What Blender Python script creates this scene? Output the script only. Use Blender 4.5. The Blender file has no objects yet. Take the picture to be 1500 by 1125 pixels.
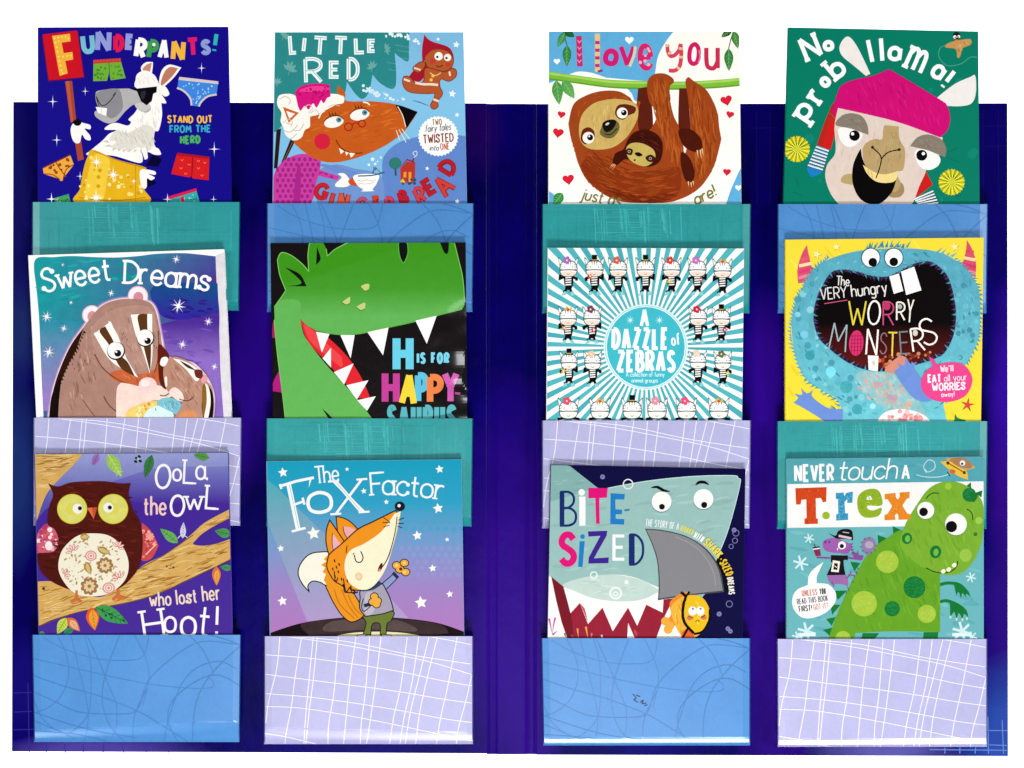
import bpy, bmesh, math, random
from mathutils import Vector, Matrix
from mathutils.geometry import tessellate_polygon

# ------------------------------------------------------------------ scene, camera, light
S = 0.0007                       # metres on the board for one photograph pixel
D = 1.70                         # camera distance from the board
scene = bpy.context.scene
col = scene.collection
scene.view_settings.view_transform = 'Standard'
scene.view_settings.look = 'None'
scene.view_settings.exposure = 0.0
scene.view_settings.gamma = 1.0
scene.view_settings.use_curve_mapping = False

cam = bpy.data.cameras.new('camera')
camo = bpy.data.objects.new('camera', cam); col.objects.link(camo)
cam.sensor_width = 36.0
cam.lens = 36.0 * D / (1500 * S)
cam.clip_start, cam.clip_end = 0.05, 60
camo.location = (0, -D, 0); camo.rotation_euler = (math.radians(90), 0, 0)
scene.camera = camo

w = bpy.data.worlds.new('World'); scene.world = w; w.use_nodes = True
w.node_tree.nodes['Background'].inputs[0].default_value = (1.0, 1.0, 1.0, 1)
w.node_tree.nodes['Background'].inputs[1].default_value = 0.085

def area(name, loc, target, size, power, colr=(1, 1, 1), size_y=None):
    l = bpy.data.lights.new(name, 'AREA'); l.energy = power; l.color = colr
    l.shape = 'RECTANGLE'; l.size = size; l.size_y = size_y or size
    o = bpy.data.objects.new(name, l); col.objects.link(o); o.location = loc
    d = Vector(target) - Vector(loc)
    o.rotation_euler = d.to_track_quat('-Z', 'Y').to_euler()
    return o
area('key_softbox', (0.15, -1.5, -1.55), (0, 0, -0.02), 0.7, 47, (1, 0.985, 0.96), 0.4)
area('sheen_fill', (-0.12, -2.6, -0.83), (0, 0, -0.3), 1.1, 6.5, (1, 1, 1), 0.5)  # added lamp, set so that its reflection falls on the lower pockets
area('side_fill', (-1.9, -1.5, 0.5), (0, 0, 0.05), 0.8, 24, (0.97, 0.985, 1))  # added fill from the left, no visible source
area('side_fill', (1.9, -1.6, 0.15), (0, 0, 0.05), 0.8, 27, (0.97, 0.985, 1))  # added fill from the right, also mirrored by the bent cover
area('backdrop_fill', (0, 0.75, 1.9), (0, 1.5, 0.2), 2.6, 95, (1, 1, 1), 0.3)  # added out of view to wash the backdrop white from above
area('backdrop_fill', (0, 0.75, -1.9), (0, 1.5, -0.2), 2.6, 95, (1, 1, 1), 0.3)  # the same added wash from below

# ------------------------------------------------------------------ colour and materials
def s2l(c): return c / 12.92 if c <= 0.04045 else ((c + 0.055) / 1.055) ** 2.4
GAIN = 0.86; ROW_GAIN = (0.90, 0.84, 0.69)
def C(h):
    h = h.lstrip('#')
    if len(h) == 3: h = ''.join(k * 2 for k in h)
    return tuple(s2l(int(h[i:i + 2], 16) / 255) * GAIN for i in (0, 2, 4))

def print_material(name, rough=0.38, spec=0.05, scale=90, bump=0.02, coat=0.0, pulp=0.05, bscale=38):
    """Printed stock: the ink colour is the mesh's colour attribute, its alpha says how blotchy that ink is."""
    m = bpy.data.materials.new(name); m.use_nodes = True
    nt = m.node_tree; b = nt.nodes['Principled BSDF']; N = nt.nodes.new; K = nt.links.new
    a = N('ShaderNodeVertexColor'); a.layer_name = 'Ink'
    tc = N('ShaderNodeTexCoord')
    n1 = N('ShaderNodeTexNoise'); n1.inputs['Scale'].default_value = scale; n1.inputs['Detail'].default_value = 6; n1.inputs['Roughness'].default_value = 0.62
    n2 = N('ShaderNodeTexNoise'); n2.inputs['Scale'].default_value = scale * 9; n2.inputs['Detail'].default_value = 3
    K(tc.outputs['Object'], n1.inputs['Vector']); K(tc.outputs['Object'], n2.inputs['Vector'])
    def mth(op, x, y):
        q = N('ShaderNodeMath'); q.operation = op
        for i, v in enumerate((x, y)):
            if isinstance(v, (int, float)): q.inputs[i].default_value = v
            else: K(v, q.inputs[i])
        return q.outputs[0]
    blot = mth('MULTIPLY', mth('SUBTRACT', n1.outputs['Fac'], 0.5), mth('MULTIPLY', a.outputs['Alpha'], 2.6))
    grain = mth('MULTIPLY', mth('SUBTRACT', n2.outputs['Fac'], 0.5), mth('ADD', mth('MULTIPLY', a.outputs['Alpha'], 0.9), pulp))
    fac = mth('MAXIMUM', mth('ADD', mth('ADD', blot, grain), 1.0), 0.15)
    v = N('ShaderNodeVectorMath'); v.operation = 'SCALE'
    K(a.outputs['Color'], v.inputs[0]); K(fac, v.inputs['Scale'])
    K(v.outputs[0], b.inputs['Base Color'])
    b.inputs['Roughness'].default_value = rough
    b.inputs['Specular IOR Level'].default_value = spec
    b.inputs['Coat Weight'].default_value = coat; b.inputs['Coat Roughness'].default_value = 0.12
    bp = N('ShaderNodeBump'); bp.inputs['Strength'].default_value = bump; bp.inputs['Distance'].default_value = 0.002
    n3 = N('ShaderNodeTexNoise'); n3.inputs['Scale'].default_value = bscale; n3.inputs['Detail'].default_value = 5
    K(tc.outputs['Object'], n3.inputs['Vector']); K(n3.outputs['Fac'], bp.inputs['Height']); K(bp.outputs['Normal'], b.inputs['Normal'])
    return m
M_COVER = print_material('glossy_printed_cover')
M_GLOSS = print_material('very_glossy_printed_cover', 0.3, 0.12, coat=.8, bump=.3, bscale=60)
M_POCKET = print_material('printed_pocket_card', 0.36, 0.5, 30, 0.06)
def plain(name, c, rough=0.7, spec=0.2):
    m = bpy.data.materials.new(name); m.use_nodes = True
    nt = m.node_tree; b = nt.nodes['Principled BSDF']
    n = nt.nodes.new('ShaderNodeTexNoise'); n.inputs['Scale'].default_value = 300; n.inputs['Detail'].default_value = 4
    tc = nt.nodes.new('ShaderNodeTexCoord'); nt.links.new(tc.outputs['Object'], n.inputs['Vector'])
    r = nt.nodes.new('ShaderNodeValToRGB')
    r.color_ramp.elements[0].color = tuple(k * 0.93 for k in c) + (1,); r.color_ramp.elements[1].color = tuple(min(1, k * 1.04) for k in c) + (1,)
    nt.links.new(n.outputs['Fac'], r.inputs[0]); nt.links.new(r.outputs[0], b.inputs['Base Color'])
    b.inputs['Roughness'].default_value = rough; b.inputs['Specular IOR Level'].default_value = spec
    return m
M_WALL = plain('white_paper_backdrop', (0.93, 0.93, 0.93), 0.9, 0.05)
M_PAPER = plain('book_paper', (0.78, 0.76, 0.72), 0.8)

# ------------------------------------------------------------------ small mesh helpers
def link(name, verts, faces, mats, parent=None, cols=None, midx=None, smooth=False):
    me = bpy.data.meshes.new(name); me.from_pydata(verts, [], faces)
    for m in (mats if isinstance(mats, (list, tuple)) else [mats]): me.materials.append(m)
    if cols:
        a = me.color_attributes.new('Ink', 'FLOAT_COLOR', 'POINT')
        a.data.foreach_set('color', [k for c in cols for k in c])
    if midx: me.polygons.foreach_set('material_index', midx)
    if smooth: me.polygons.foreach_set('use_smooth', [True] * len(faces))
    me.update()
    o = bpy.data.objects.new(name, me); col.objects.link(o)
    if parent: o.parent = parent
    return o

def prism(quad, y0, y1):
    """quad: (x,z) anticlockwise seen from the front (-y); y0 the front depth, y1 the back."""
    v = [(x, y0, z) for x, z in quad] + [(x, y1, z) for x, z in quad]
    n = len(quad)
    f = [tuple(range(n)), tuple(range(2 * n - 1, n - 1, -1))]
    f += [(i, i + n, (i + 1) % n + n, (i + 1) % n) for i in range(n)]
    return v, f

def board_xz(px, py, depth=0.0):
    """Where a measured photograph point lies on a plane `depth` in front of the board."""
    k = (D - depth) / D
    return ((px - 750) * S * k, (562.5 - py) * S * k)

# ------------------------------------------------------------------ drawing kit for printed artwork
def pts(s):
    out = []
    for t in s.split():
        c = t.endswith('!'); t = t.rstrip('!')
        x, y = t.split(','); out.append((float(x), float(y), c))
    return out

def spline(p, closed, n=7):
    m = len(p); out = []
    for i in range(m if closed else m - 1):
        p1, p2 = p[i], p[(i + 1) % m]
        p0 = p[(i - 1) % m] if (closed or i > 0) else p1
        p3 = p[(i + 2) % m] if (closed or i + 2 < m) else p2
        t1 = ((p2[0] - p0[0]) * .5, (p2[1] - p0[1]) * .5) if not p1[2] else ((p2[0] - p1[0]) * .6, (p2[1] - p1[1]) * .6)
        t2 = ((p3[0] - p1[0]) * .5, (p3[1] - p1[1]) * .5) if not p2[2] else ((p2[0] - p1[0]) * .6, (p2[1] - p1[1]) * .6)
        for k in range(n):
            t = k / n; a = 2*t**3 - 3*t*t + 1; b = t**3 - 2*t*t + t; c = -2*t**3 + 3*t*t; d = t**3 - t*t
            out.append((a*p1[0] + b*t1[0] + c*p2[0] + d*t2[0], a*p1[1] + b*t1[1] + c*p2[1] + d*t2[1]))
    if not closed: out.append((p[-1][0], p[-1][1]))
    return out

def inside(x, y, poly):
    r = False; j = len(poly) - 1
    for i in range(len(poly)):
        if (poly[i][1] > y) != (poly[j][1] > y) and x < (poly[j][0]-poly[i][0])*(y-poly[i][1])/(poly[j][1]-poly[i][1]) + poly[i][0]: r = not r
        j = i
    return r

GLYPH = {
'A': (7, '0,10 3.5,0 7,10|1.3,6.6 5.7,6.6'),
'B': (6, '0,0 0,10|~0,0 3.4,.1 5.2,1.4 5,3.4 3,4.7 0,4.8|~0,4.8 3.8,4.9 6,6.4 5.8,8.8 3.6,9.9 0,10'),
'C': (6.5, '~6.3,1.9 4.6,.2 2.4,.4 .5,2.6 .1,5 .5,7.6 2.4,9.7 4.6,9.9 6.4,8.1'),
'D': (6.5, '0,0 0,10|~0,0 3.2,.3 5.8,2.4 6.4,5 5.8,7.6 3.2,9.7 0,10'),
'E': (5, '5,0 0,0 0,10 5,10|0,4.9 4.2,4.9'), 'F': (5, '5,0 0,0 0,10|0,5 4.2,5'),
'G': (6.5, '~6.3,1.9 4.6,.2 2.4,.4 .5,2.6 .1,5 .5,7.6 2.4,9.7 4.6,9.8 6.4,8.4|3.8,5.6 6.5,5.6 6.5,9.6'),
'H': (6, '0,0 0,10|6,0 6,10|0,5 6,5'), 'I': (.4, '.2,0 .2,10'), 'J': (4, '~4,0 4,8 3,9.8 1.2,9.8 0,8.4'),
'K': (6, '0,0 0,10|5.6,0 0,5.8|1.8,4.2 6,10'), 'L': (4.8, '0,0 0,10 4.8,10'), 'M': (8, '0,10 1,0 4,6.5 7,0 8,10'),
'N': (6.5, '0,10 0,0 6.5,10 6.5,0'), 'O': (7, 'o3.5,0 5.9,1.3 7,5 5.9,8.7 3.5,10 1.1,8.7 0,5 1.1,1.3'),
'P': (6, '0,0 0,10|~0,0 3.6,.1 5.8,1.5 5.8,3.8 3.6,5.3 0,5.4'), 'R': (6, '0,0 0,10|~0,0 3.6,.1 5.8,1.5 5.8,3.8 3.6,5.3 0,5.4|2.6,5.4 6,10'),
'S': (6, '~5.6,1.6 4,.1 1.8,.2 .4,1.8 .8,3.6 3,4.8 5.2,6.2 5.8,8 4.4,9.7 2,9.9 .2,8.4'),
'T': (6.4, '0,0 6.4,0|3.2,0 3.2,10'), 'U': (6.4, '~0,0 0,4 .2,7.6 1.6,9.7 3.2,10 4.8,9.7 6.2,7.6 6.4,4 6.4,0'),
'V': (6.6, '0,0 3.3,10 6.6,0'), 'W': (9, '0,0 2.2,10 4.5,3 6.8,10 9,0'), 'X': (6.2, '0,0 6.2,10|6.2,0 0,10'),
'Y': (6.4, '0,0 3.2,5|6.4,0 3.2,5 3.2,10'), 'Z': (6, '0,0 6,0 0,10 6,10'),
'!': (.4, '.2,0 .2,6.6|.2,9 .2,10'), '.': (.4, '.2,9 .2,10'), ',': (.6, '.5,9 0,11.4'), '-': (3.4, '0,5.5 3.4,5.5'), "'": (.4, '.2,0 .2,2.5'),
'?': (5, '~0,2 1.5,0 4,.2 5,2.2 4,4.2 2.5,5.4 2.5,7|2.5,9 2.5,10'),
'a': (5, 'o2.5,3.8 4.4,4.8 5,7 4.4,9.2 2.5,10 .6,9.2 0,7 .6,4.8|5,3.8 5,10'), 'b': (5, '0,0 0,10|o2.5,3.8 4.4,4.8 5,7 4.4,9.2 2.5,10 .6,9.2 0,7 .6,4.8'),
'c': (4.9, '~4.8,5 3.6,3.9 2,3.9 .5,5.2 0,7 .5,8.8 2,9.9 3.6,9.9 4.9,8.8'), 'd': (5, 'o2.5,3.8 4.4,4.8 5,7 4.4,9.2 2.5,10 .6,9.2 0,7 .6,4.8|5,0 5,10'),
'e': (5, '0.1,7 5,7|~5,7 4.6,5 3.2,3.8 1.6,3.9 .4,5.2 0,7 .5,8.9 2,10 3.6,9.9 4.9,8.8'), 'f': (3.6, '~3.8,.6 2.8,0 1.8,.6 1.4,2.4 1.4,10|0,4 3.4,4'),
'g': (5, 'o2.5,3.8 4.4,4.8 5,7 4.4,9.2 2.5,10 .6,9.2 0,7 .6,4.8|~5,3.8 5,10 4.6,12.4 2.6,13.2 .4,12.4'),
'h': (4.8, '0,0 0,10|~0,6 1,4.3 2.8,3.8 4.4,4.8 4.8,7 4.8,10'), 'i': (.4, '.2,3.9 .2,10|.2,1 .2,2'), 'j': (1.6, '~1.4,3.9 1.4,11 1,12.8 -.4,13|1.4,1 1.4,2'),
'k': (4.6, '0,0 0,10|4.2,3.9 0,7.4|1.6,6.2 4.6,10'), 'l': (.4, '.2,0 .2,10'),
'm': (7.6, '0,3.8 0,10|~0,5.8 1,4.2 2.4,3.8 3.5,4.8 3.8,7 3.8,10|~3.8,6 4.8,4.2 6.2,3.8 7.3,4.8 7.6,7 7.6,10'), 'n': (4.8, '0,3.8 0,10|~0,6 1,4.3 2.8,3.8 4.4,4.8 4.8,7 4.8,10'),
'o': (5.2, 'o2.6,3.8 4.6,4.8 5.2,7 4.6,9.2 2.6,10 .6,9.2 0,7 .6,4.8'), 'p': (5, '0,3.8 0,13.4|o2.5,3.8 4.4,4.8 5,7 4.4,9.2 2.5,10 .6,9.2 0,7 .6,4.8'),
'r': (3.4, '0,3.8 0,10|~0,6.2 1,4.4 2.2,3.8 3.4,4.1'), 's': (4.4, '~4.2,4.8 3,3.8 1.4,3.9 .5,5.2 1.2,6.4 3,7.1 4.3,8.2 3.8,9.6 2.2,10 .2,9'),
't': (3.4, '~1.5,1 1.5,8 2,9.7 3.4,9.9|0,3.9 3.4,3.9'), 'u': (4.8, '~0,3.9 0,7 .4,9.2 1.8,10 3.4,9.8 4.8,8|4.8,3.9 4.8,10'),
'v': (4.8, '0,3.9 2.4,10 4.8,3.9'), 'w': (7, '0,3.9 1.8,10 3.5,5 5.2,10 7,3.9'), 'x': (4.8, '0,3.9 4.8,10|4.8,3.9 0,10'),
'y': (4.8, '0,3.9 2.4,9.6|4.8,3.9 1.6,13.2'), 'z': (4.6, '0,3.9 4.6,3.9 0,10 4.6,10'), ' ': (2.6, ''),
}

class Art:
    """Flat inks stacked in thin layers on a surface; coordinates are measured positions on the cover."""
    EPS = 0.000018
    def __init__(self, to_xyz, clip, ox, oy, z=3.7493):
        self.f, self.ox, self.oy, self.z = to_xyz, ox, oy, z
        self.clip = [((x - ox) * z, (y - oy) * z) for x, y in clip]
        self.parts = {}; self.boxes = []; self.cur = None; self.rnd = random.Random(int(ox * 7 + oy)); self.mot = 0.03
        self.order = []
    def part(self, name):
        self.cur = name
        if name not in self.parts: self.parts[name] = ([], [], []); self.order.append(name)
    def level(self, box):
        l = 0
        for b, k in self.boxes:
            if k > l and b[0] < box[2] and b[2] > box[0] and b[1] < box[3] and b[3] > box[1]: l = k
        self.boxes.append((box, l + 1)); return l + 1
    def clipped(self, poly):
        q = self.clip; n = len(q)
        for i in range(n):
            ax, ay = q[i]; bx, by = q[(i + 1) % n]
            side = lambda p: (bx - ax) * (p[1] - ay) - (by - ay) * (p[0] - ax)
            out = []
            for k in range(len(poly)):
                a, b = poly[k - 1], poly[k]; sa, sb = side(a), side(b)
                if sb >= 0:
                    if sa < 0: t = sa / (sa - sb); out.append((a[0] + (b[0]-a[0])*t, a[1] + (b[1]-a[1])*t))
                    out.append(b)
                elif sa >= 0:
                    t = sa / (sa - sb); out.append((a[0] + (b[0]-a[0])*t, a[1] + (b[1]-a[1])*t))
            poly = out
            if len(poly) < 3: return []
        return poly
    def ink(self, c, x, y):
        if isinstance(c, str): return C(c) + (self.mot,)
        c0, c1, x0, y0, x1, y1 = c
        t = ((x - x0) * (x1 - x0) + (y - y0) * (y1 - y0)) / ((x1 - x0) ** 2 + (y1 - y0) ** 2); t = max(0, min(1, t))
        a, b = C(c0), C(c1)
        return tuple(a[i] + (b[i] - a[i]) * t for i in range(3)) + (self.mot,)
    def add(self, polys, c, box=None):
        polys = [p for p in (self.clipped(q) for q in polys) if len(p) > 2]
        if getattr(self, 'cut', 0):                                    # on a bent cover: cut into narrow strips that follow it
            def half(p, axis, lim, sg):
                o = []
                for k in range(len(p)):
                    a, b = p[k-1], p[k]; sa, sb = sg*(a[axis]-lim), sg*(b[axis]-lim)
                    if (sa < 0) != (sb < 0): t = sa/(sa-sb); o.append((a[0]+(b[0]-a[0])*t, a[1]+(b[1]-a[1])*t))
                    if sb >= 0: o.append(b)
                return o
            for axis, lims in ((0, range(880, 1166, 8)), (1, range(330, 1180, 15))):
                out = []
                for p in polys:
                    for lim in lims:
                        if min(t[axis] for t in p) < lim - .01 and max(t[axis] for t in p) > lim + .01:
                            a, p = half(p, axis, lim, -1), half(p, axis, lim, 1)
                            if len(a) > 2 and (axis == 0 or max(t[0] for t in a) > 880): out.append(a)
                            elif len(a) > 2: out.append(a)
                        if len(p) < 3: break
                    if len(p) > 2: out.append(p)
                polys = out
            if not polys: return
        if not polys: return
        xs = [p[0] for q in polys for p in q]; ys = [p[1] for q in polys for p in q]
        l = self.level((min(xs), min(ys), max(xs), max(ys)))
        V, F, K = self.parts[self.cur]; m = len(polys)
        for j, q in enumerate(polys):
            h = (l + (0.6 * j / m if m > 1 and not getattr(self, 'cut', 0) else 0)) * self.EPS
            b = len(V)
            for x, y in q:
                V.append(self.f(x / self.z + self.ox, y / self.z + self.oy, h)); K.append(self.ink(c, x, y))
            for t in ([(0, 1, 2)] if len(q) == 3 else tessellate_polygon([[Vector((x, y, 0)) for x, y in q]])):
                a, d, e = (q[i] for i in t)
                cr = (d[0]-a[0])*(e[1]-a[1]) - (d[1]-a[1])*(e[0]-a[0])
                if abs(cr) < 1e-9: continue
                F.append(tuple(b + i for i in (t if cr < 0 else t[::-1])))
    # primitives
    def P(self, c, s, sm=True):
        p = pts(s) if isinstance(s, str) else [(x, y, False) for x, y in s]
        self.add([spline(p, True) if sm else [(x, y) for x, y, _ in p]], c)
    def R(self, c, x0, y0, x1, y1): self.add([[(x0, y0), (x1, y0), (x1, y1), (x0, y1)]], c)
    def E(self, c, x, y, rx, ry=None, rot=0, n=0):
        ry = ry or rx; n = n or (10 if rx < 8 else 18 if rx < 25 else 36); a = math.radians(rot); ca, sa = math.cos(a), math.sin(a)
        self.add([[(x + rx*math.cos(t)*ca - ry*math.sin(t)*sa, y + rx*math.cos(t)*sa + ry*math.sin(t)*ca) for t in (k*2*math.pi/n for k in range(n))]], c)
    def ring(self, c, x, y, r, wd):
        n = 28; self.stroke([(x + r*math.cos(k*2*math.pi/n), y + r*math.sin(k*2*math.pi/n)) for k in range(n + 1)], c, wd)
    def stroke(self, p, c, wd, taper=''):
        q = [p[0]]
        for a in p[1:]:
            if abs(a[0]-q[-1][0]) + abs(a[1]-q[-1][1]) > 1e-6: q.append(a)
        if len(q) < 2: return
        closed = abs(q[0][0]-q[-1][0]) + abs(q[0][1]-q[-1][1]) < 1e-4 and len(q) > 3
        n = len(q); Lf, Rt = [], []
        def nrm(a, b):
            dx, dy = b[0]-a[0], b[1]-a[1]; l = math.hypot(dx, dy) or 1; return (-dy/l, dx/l)
        for i in range(n):
            n1 = nrm(q[i-1], q[i]) if i > 0 else (nrm(q[-2], q[-1]) if closed else None)
            n2 = nrm(q[i], q[i+1]) if i < n-1 else (nrm(q[0], q[1]) if closed else None)
            n1 = n1 or n2; n2 = n2 or n1
            mx, my = n1[0]+n2[0], n1[1]+n2[1]; l = math.hypot(mx, my)
            if l < 0.35: mx, my, k = n2[0], n2[1], 1
            else:
                mx, my = mx/l, my/l; k = min(1 / max(0.3, mx*n2[0] + my*n2[1]), 2.6)
            t = i / (n - 1); h = wd / 2
            if taper == 'b': h *= max(0.04, math.sin(math.pi * t)) ** .7
            elif taper == 'e': h *= max(0.05, 1 - t)
            elif taper == 's': h *= max(0.05, t)
            Lf.append((q[i][0] + mx*h*k, q[i][1] + my*h*k)); Rt.append((q[i][0] - mx*h*k, q[i][1] - my*h*k))
        self.add([[Lf[i], Lf[i+1], Rt[i+1], Rt[i]] for i in range(n-1)], c)
    def L(self, c, wd, s, sm=True, taper=''):
        p = pts(s) if isinstance(s, str) else [(x, y, False) for x, y in s]
        self.stroke(spline(p, False) if sm and len(p) > 2 else [(x, y) for x, y, _ in p], c, wd, taper)
    def PL(self, c, lc, wd, s, sm=True):        # filled and outlined
        self.P(c, s, sm); p = pts(s); q = spline(p, True) if sm else [(x, y) for x, y, _ in p]
        self.stroke(q + [q[0]], lc, wd)
    def glyph(self, ch, M, c, wd, serif=0, cap=0):
        body = GLYPH.get(ch, GLYPH[' '])[1]
        if not body: return
        for s in body.split('|'):
            k = s[0]; p = pts(s.lstrip('~o'))
            q = spline(p, True) if k == 'o' else spline(p, False) if k == '~' else [(x, y) for x, y, _ in p]
            if k == 'o': q = q + [q[0]]
            q2 = [M(x, y) for x, y in q]
            runs = [[q2[0]]]
            for i in range(1, len(q2)):
                runs[-1].append(q2[i])
                if k not in '~o' and i < len(q2)-1:
                    ux, uy = q2[i][0]-q2[i-1][0], q2[i][1]-q2[i-1][1]; vx, vy = q2[i+1][0]-q2[i][0], q2[i+1][1]-q2[i][1]
                    if ux*vx + uy*vy < -.2*math.hypot(ux, uy)*math.hypot(vx, vy): runs.append([q2[i]])
            if serif and k not in '~o':
                for e in (p[0], p[-1]):
                    if abs(e[1]) < .1 or abs(e[1]-10) < .1 or abs(e[1]-3.85) < .12 or abs(e[1]-13.4) < .1:
                        if (len(p) == 2 and abs(p[0][1]-p[1][1]) < .5): continue
                        self.stroke([M(e[0]-serif, e[1]), M(e[0]+serif, e[1])], c, wd*.8)
            elif serif and k == '~' and ch in 'SsCcaf':
                self.E(c, *q2[0], wd*.95); self.E(c, *q2[-1], wd*.95)
            for run in runs: self.stroke(run, c, wd)
            if cap and k != 'o':
                for e in (q2[0], q2[-1]): self.E(c, e[0], e[1], wd*.5)
    def G(self, ch, x0, y0, x1, y1, c, wd, rot=0, serif=0, cap=0, sh=0):
        """One letter fitted to a box (strokes stay inside it)."""
        g = GLYPH[ch]; low = ch in 'acegijmnopqrsuvwxyz'
        top = 3.8 if low and ch not in 'ij' else 0; bot = 13.3 if ch in 'gpy' else 10
        a = math.radians(rot); cx, cy = (x0+x1)/2, (y0+y1)/2; hw = wd/2
        wg = max(g[0], .01)
        def M(x, y):
            X = x0 + hw + x/wg*(x1-x0-wd) if wg > 1 else cx
            it = 0 if ch in 'AHIKLMNUVWXYlbhkdit!uvwxynmpr' else hw; ib = 0 if ch in 'AHIKMNTPRFVWXYlhkfrmnpi!' else hw
            Y = y0 + it + (y-top)/(bot-top)*(y1-y0-it-ib)
            X += sh * (cy - Y)
            dx, dy = X-cx, Y-cy
            return (cx + dx*math.cos(a) - dy*math.sin(a), cy + dx*math.sin(a) + dy*math.cos(a))
        self.glyph(ch, M, c, wd, serif, cap)
    def T(self, s, x0, x1, y, h, c, wd, rot=0, bend=0, gap=2.2, serif=0, cap=0, jit=0, slant=0):
        """A line of lettering from x0 to x1 on baseline y (cap height h); bend = degrees turned over its length."""
        wd = min(wd, .30*(x1 - x0)/len(s)*(1 if len(s) > 6 else 1.6)); L = (x1 - x0 - wd); k = h / 10; gp = wd + h*.02*gap
        u = max(.3, (L - gp * (len(s) - 1)) / sum(GLYPH[k_][0] for k_ in s))
        x, yy = x0 + wd/2, y; ang = math.radians(rot - bend / 2); done = 0
        for i, ch in enumerate(s):
            g = GLYPH[ch][0] * u
            a = ang + math.radians(bend) * (done + g/2) / L + math.radians(self.rnd.uniform(-jit, jit))
            ca, sa = math.cos(a), math.sin(a); dy = self.rnd.uniform(-jit, jit) * h * .01
            def M(px, py, x=x, yy=yy, ca=ca, sa=sa):
                X = px*u + slant*(10-py)*k; Y = (py-10)*k + dy
                return (x + X*ca - Y*sa, yy + X*sa + Y*ca)
            self.glyph(ch, M, c[i % len(c)] if isinstance(c, list) else c, wd, serif, cap)
            adv = g + gp - ((1.3 if ch in 'FTPVWY' else .7 if ch == 'D' else 0)*u if s[i+1:i+2].islower() else 0); x += adv*ca; yy += adv*sa; done += adv
    # motifs
    def spark(self, c, x, y, r, n=4, thin=.12, rot=0):
        p = []
        for k in range(2*n):
            q = r if k % 2 == 0 else r*thin
            if k % 4 == 2 and n == 4: q = r * .8
            t = k*math.pi/n + math.radians(rot) - math.pi/2; p.append((x + q*math.cos(t), y + q*math.sin(t)))
        self.add([p], c)
    def star(self, c, x, y, r, rot=0, n=5, inn=.48):
        self.add([[(x + (r if k % 2 == 0 else r*inn)*math.cos(k*math.pi/n + math.radians(rot-90)), y + (r if k % 2 == 0 else r*inn)*math.sin(k*math.pi/n + math.radians(rot-90))) for k in range(2*n)]], c)
    def heart(self, c, x, y, r, rot=0):
        a = math.radians(rot); q = []
        for k in range(26):
            t = k*2*math.pi/26; X = 16*math.sin(t)**3/16*r; Y = -(13*math.cos(t)-5*math.cos(2*t)-2*math.cos(3*t)-math.cos(4*t))/16*r
            q.append((x + X*math.cos(a) - Y*math.sin(a), y + X*math.sin(a) + Y*math.cos(a)))
        self.add([q], c)
    def flower(self, c, x, y, r, n=6, cc=None, pr=.34):
        for k in range(n):
            t = k*2*math.pi/n; self.E(c, x + r*.62*math.cos(t), y + r*.62*math.sin(t), r*.38, r*pr*.7, math.degrees(t))
        self.E(cc or c, x, y, r*.28)
    def leaf(self, c, x0, y0, x1, y1, wd, vein=None):
        dx, dy = x1-x0, y1-y0
        f = lambda t, o: (x0 + dx*t - dy*o, y0 + dy*t + dx*o)
        l = math.hypot(dx, dy); o = wd/l
        p = [f(0, 0), f(.2, o*.75), f(.45, o), f(.75, o*.6), f(1, 0), f(.75, -o*.6), f(.45, -o), f(.2, -o*.75)]
        self.add([spline([(a, b, i in (0, 4)) for i, (a, b) in enumerate(p)], True)], c)
        if vein:
            self.L(vein, max(1.5, wd*.09), [f(0.02, 0), f(.95, 0)], False)
            for t in (.25, .42, .58, .74): self.L(vein, max(1.2, wd*.06), [f(t, 0), f(t+.13, o*.62)], False); self.L(vein, max(1.2, wd*.06), [f(t, 0), f(t+.13, -o*.62)], False)
    def fur(self, cols, s, n, ln, ang, wd, sm=True):
        poly = spline(pts(s), True) if sm else [(x, y) for x, y, _ in pts(s)]
        xs = [p[0] for p in poly]; ys = [p[1] for p in poly]; r = self.rnd; k = 0
        for _ in range(n * 6):
            x, y = r.uniform(min(xs), max(xs)), r.uniform(min(ys), max(ys))
            if not inside(x, y, poly): continue
            a = math.atan2(x - ang[1], -(y - ang[2])) + math.pi if isinstance(ang, tuple) else math.radians(ang)
            if isinstance(ang, tuple): a = math.atan2(y - ang[2], x - ang[1]) + math.pi/2
            a += r.uniform(-.22, .22); l = ln * r.uniform(.5, 1.2)
            dx, dy = math.cos(a)*l/2, math.sin(a)*l/2
            if not (inside(x+dx, y+dy, poly) and inside(x-dx, y-dy, poly)): continue
            b = r.uniform(-.12, .12)
            self.L(r.choice(cols), wd*r.uniform(.5, 1.2), [(x-dx, y-dy), (x-dy*b, y+dx*b), (x+dx, y+dy)], True, 'b'); k += 1
            if k >= n: break
    def dots(self, cols, s, n, r0, r1, sm=True):
        poly = spline(pts(s), True) if sm else [(x, y) for x, y, _ in pts(s)]
        xs = [p[0] for p in poly]; ys = [p[1] for p in poly]; r = self.rnd; k = 0
        for _ in range(n * 8):
            x, y = r.uniform(min(xs), max(xs)), r.uniform(min(ys), max(ys))
            if inside(x, y, poly):
                self.E(r.choice(cols), x, y, r.uniform(r0, r1)); k += 1
                if k >= n: break
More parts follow.
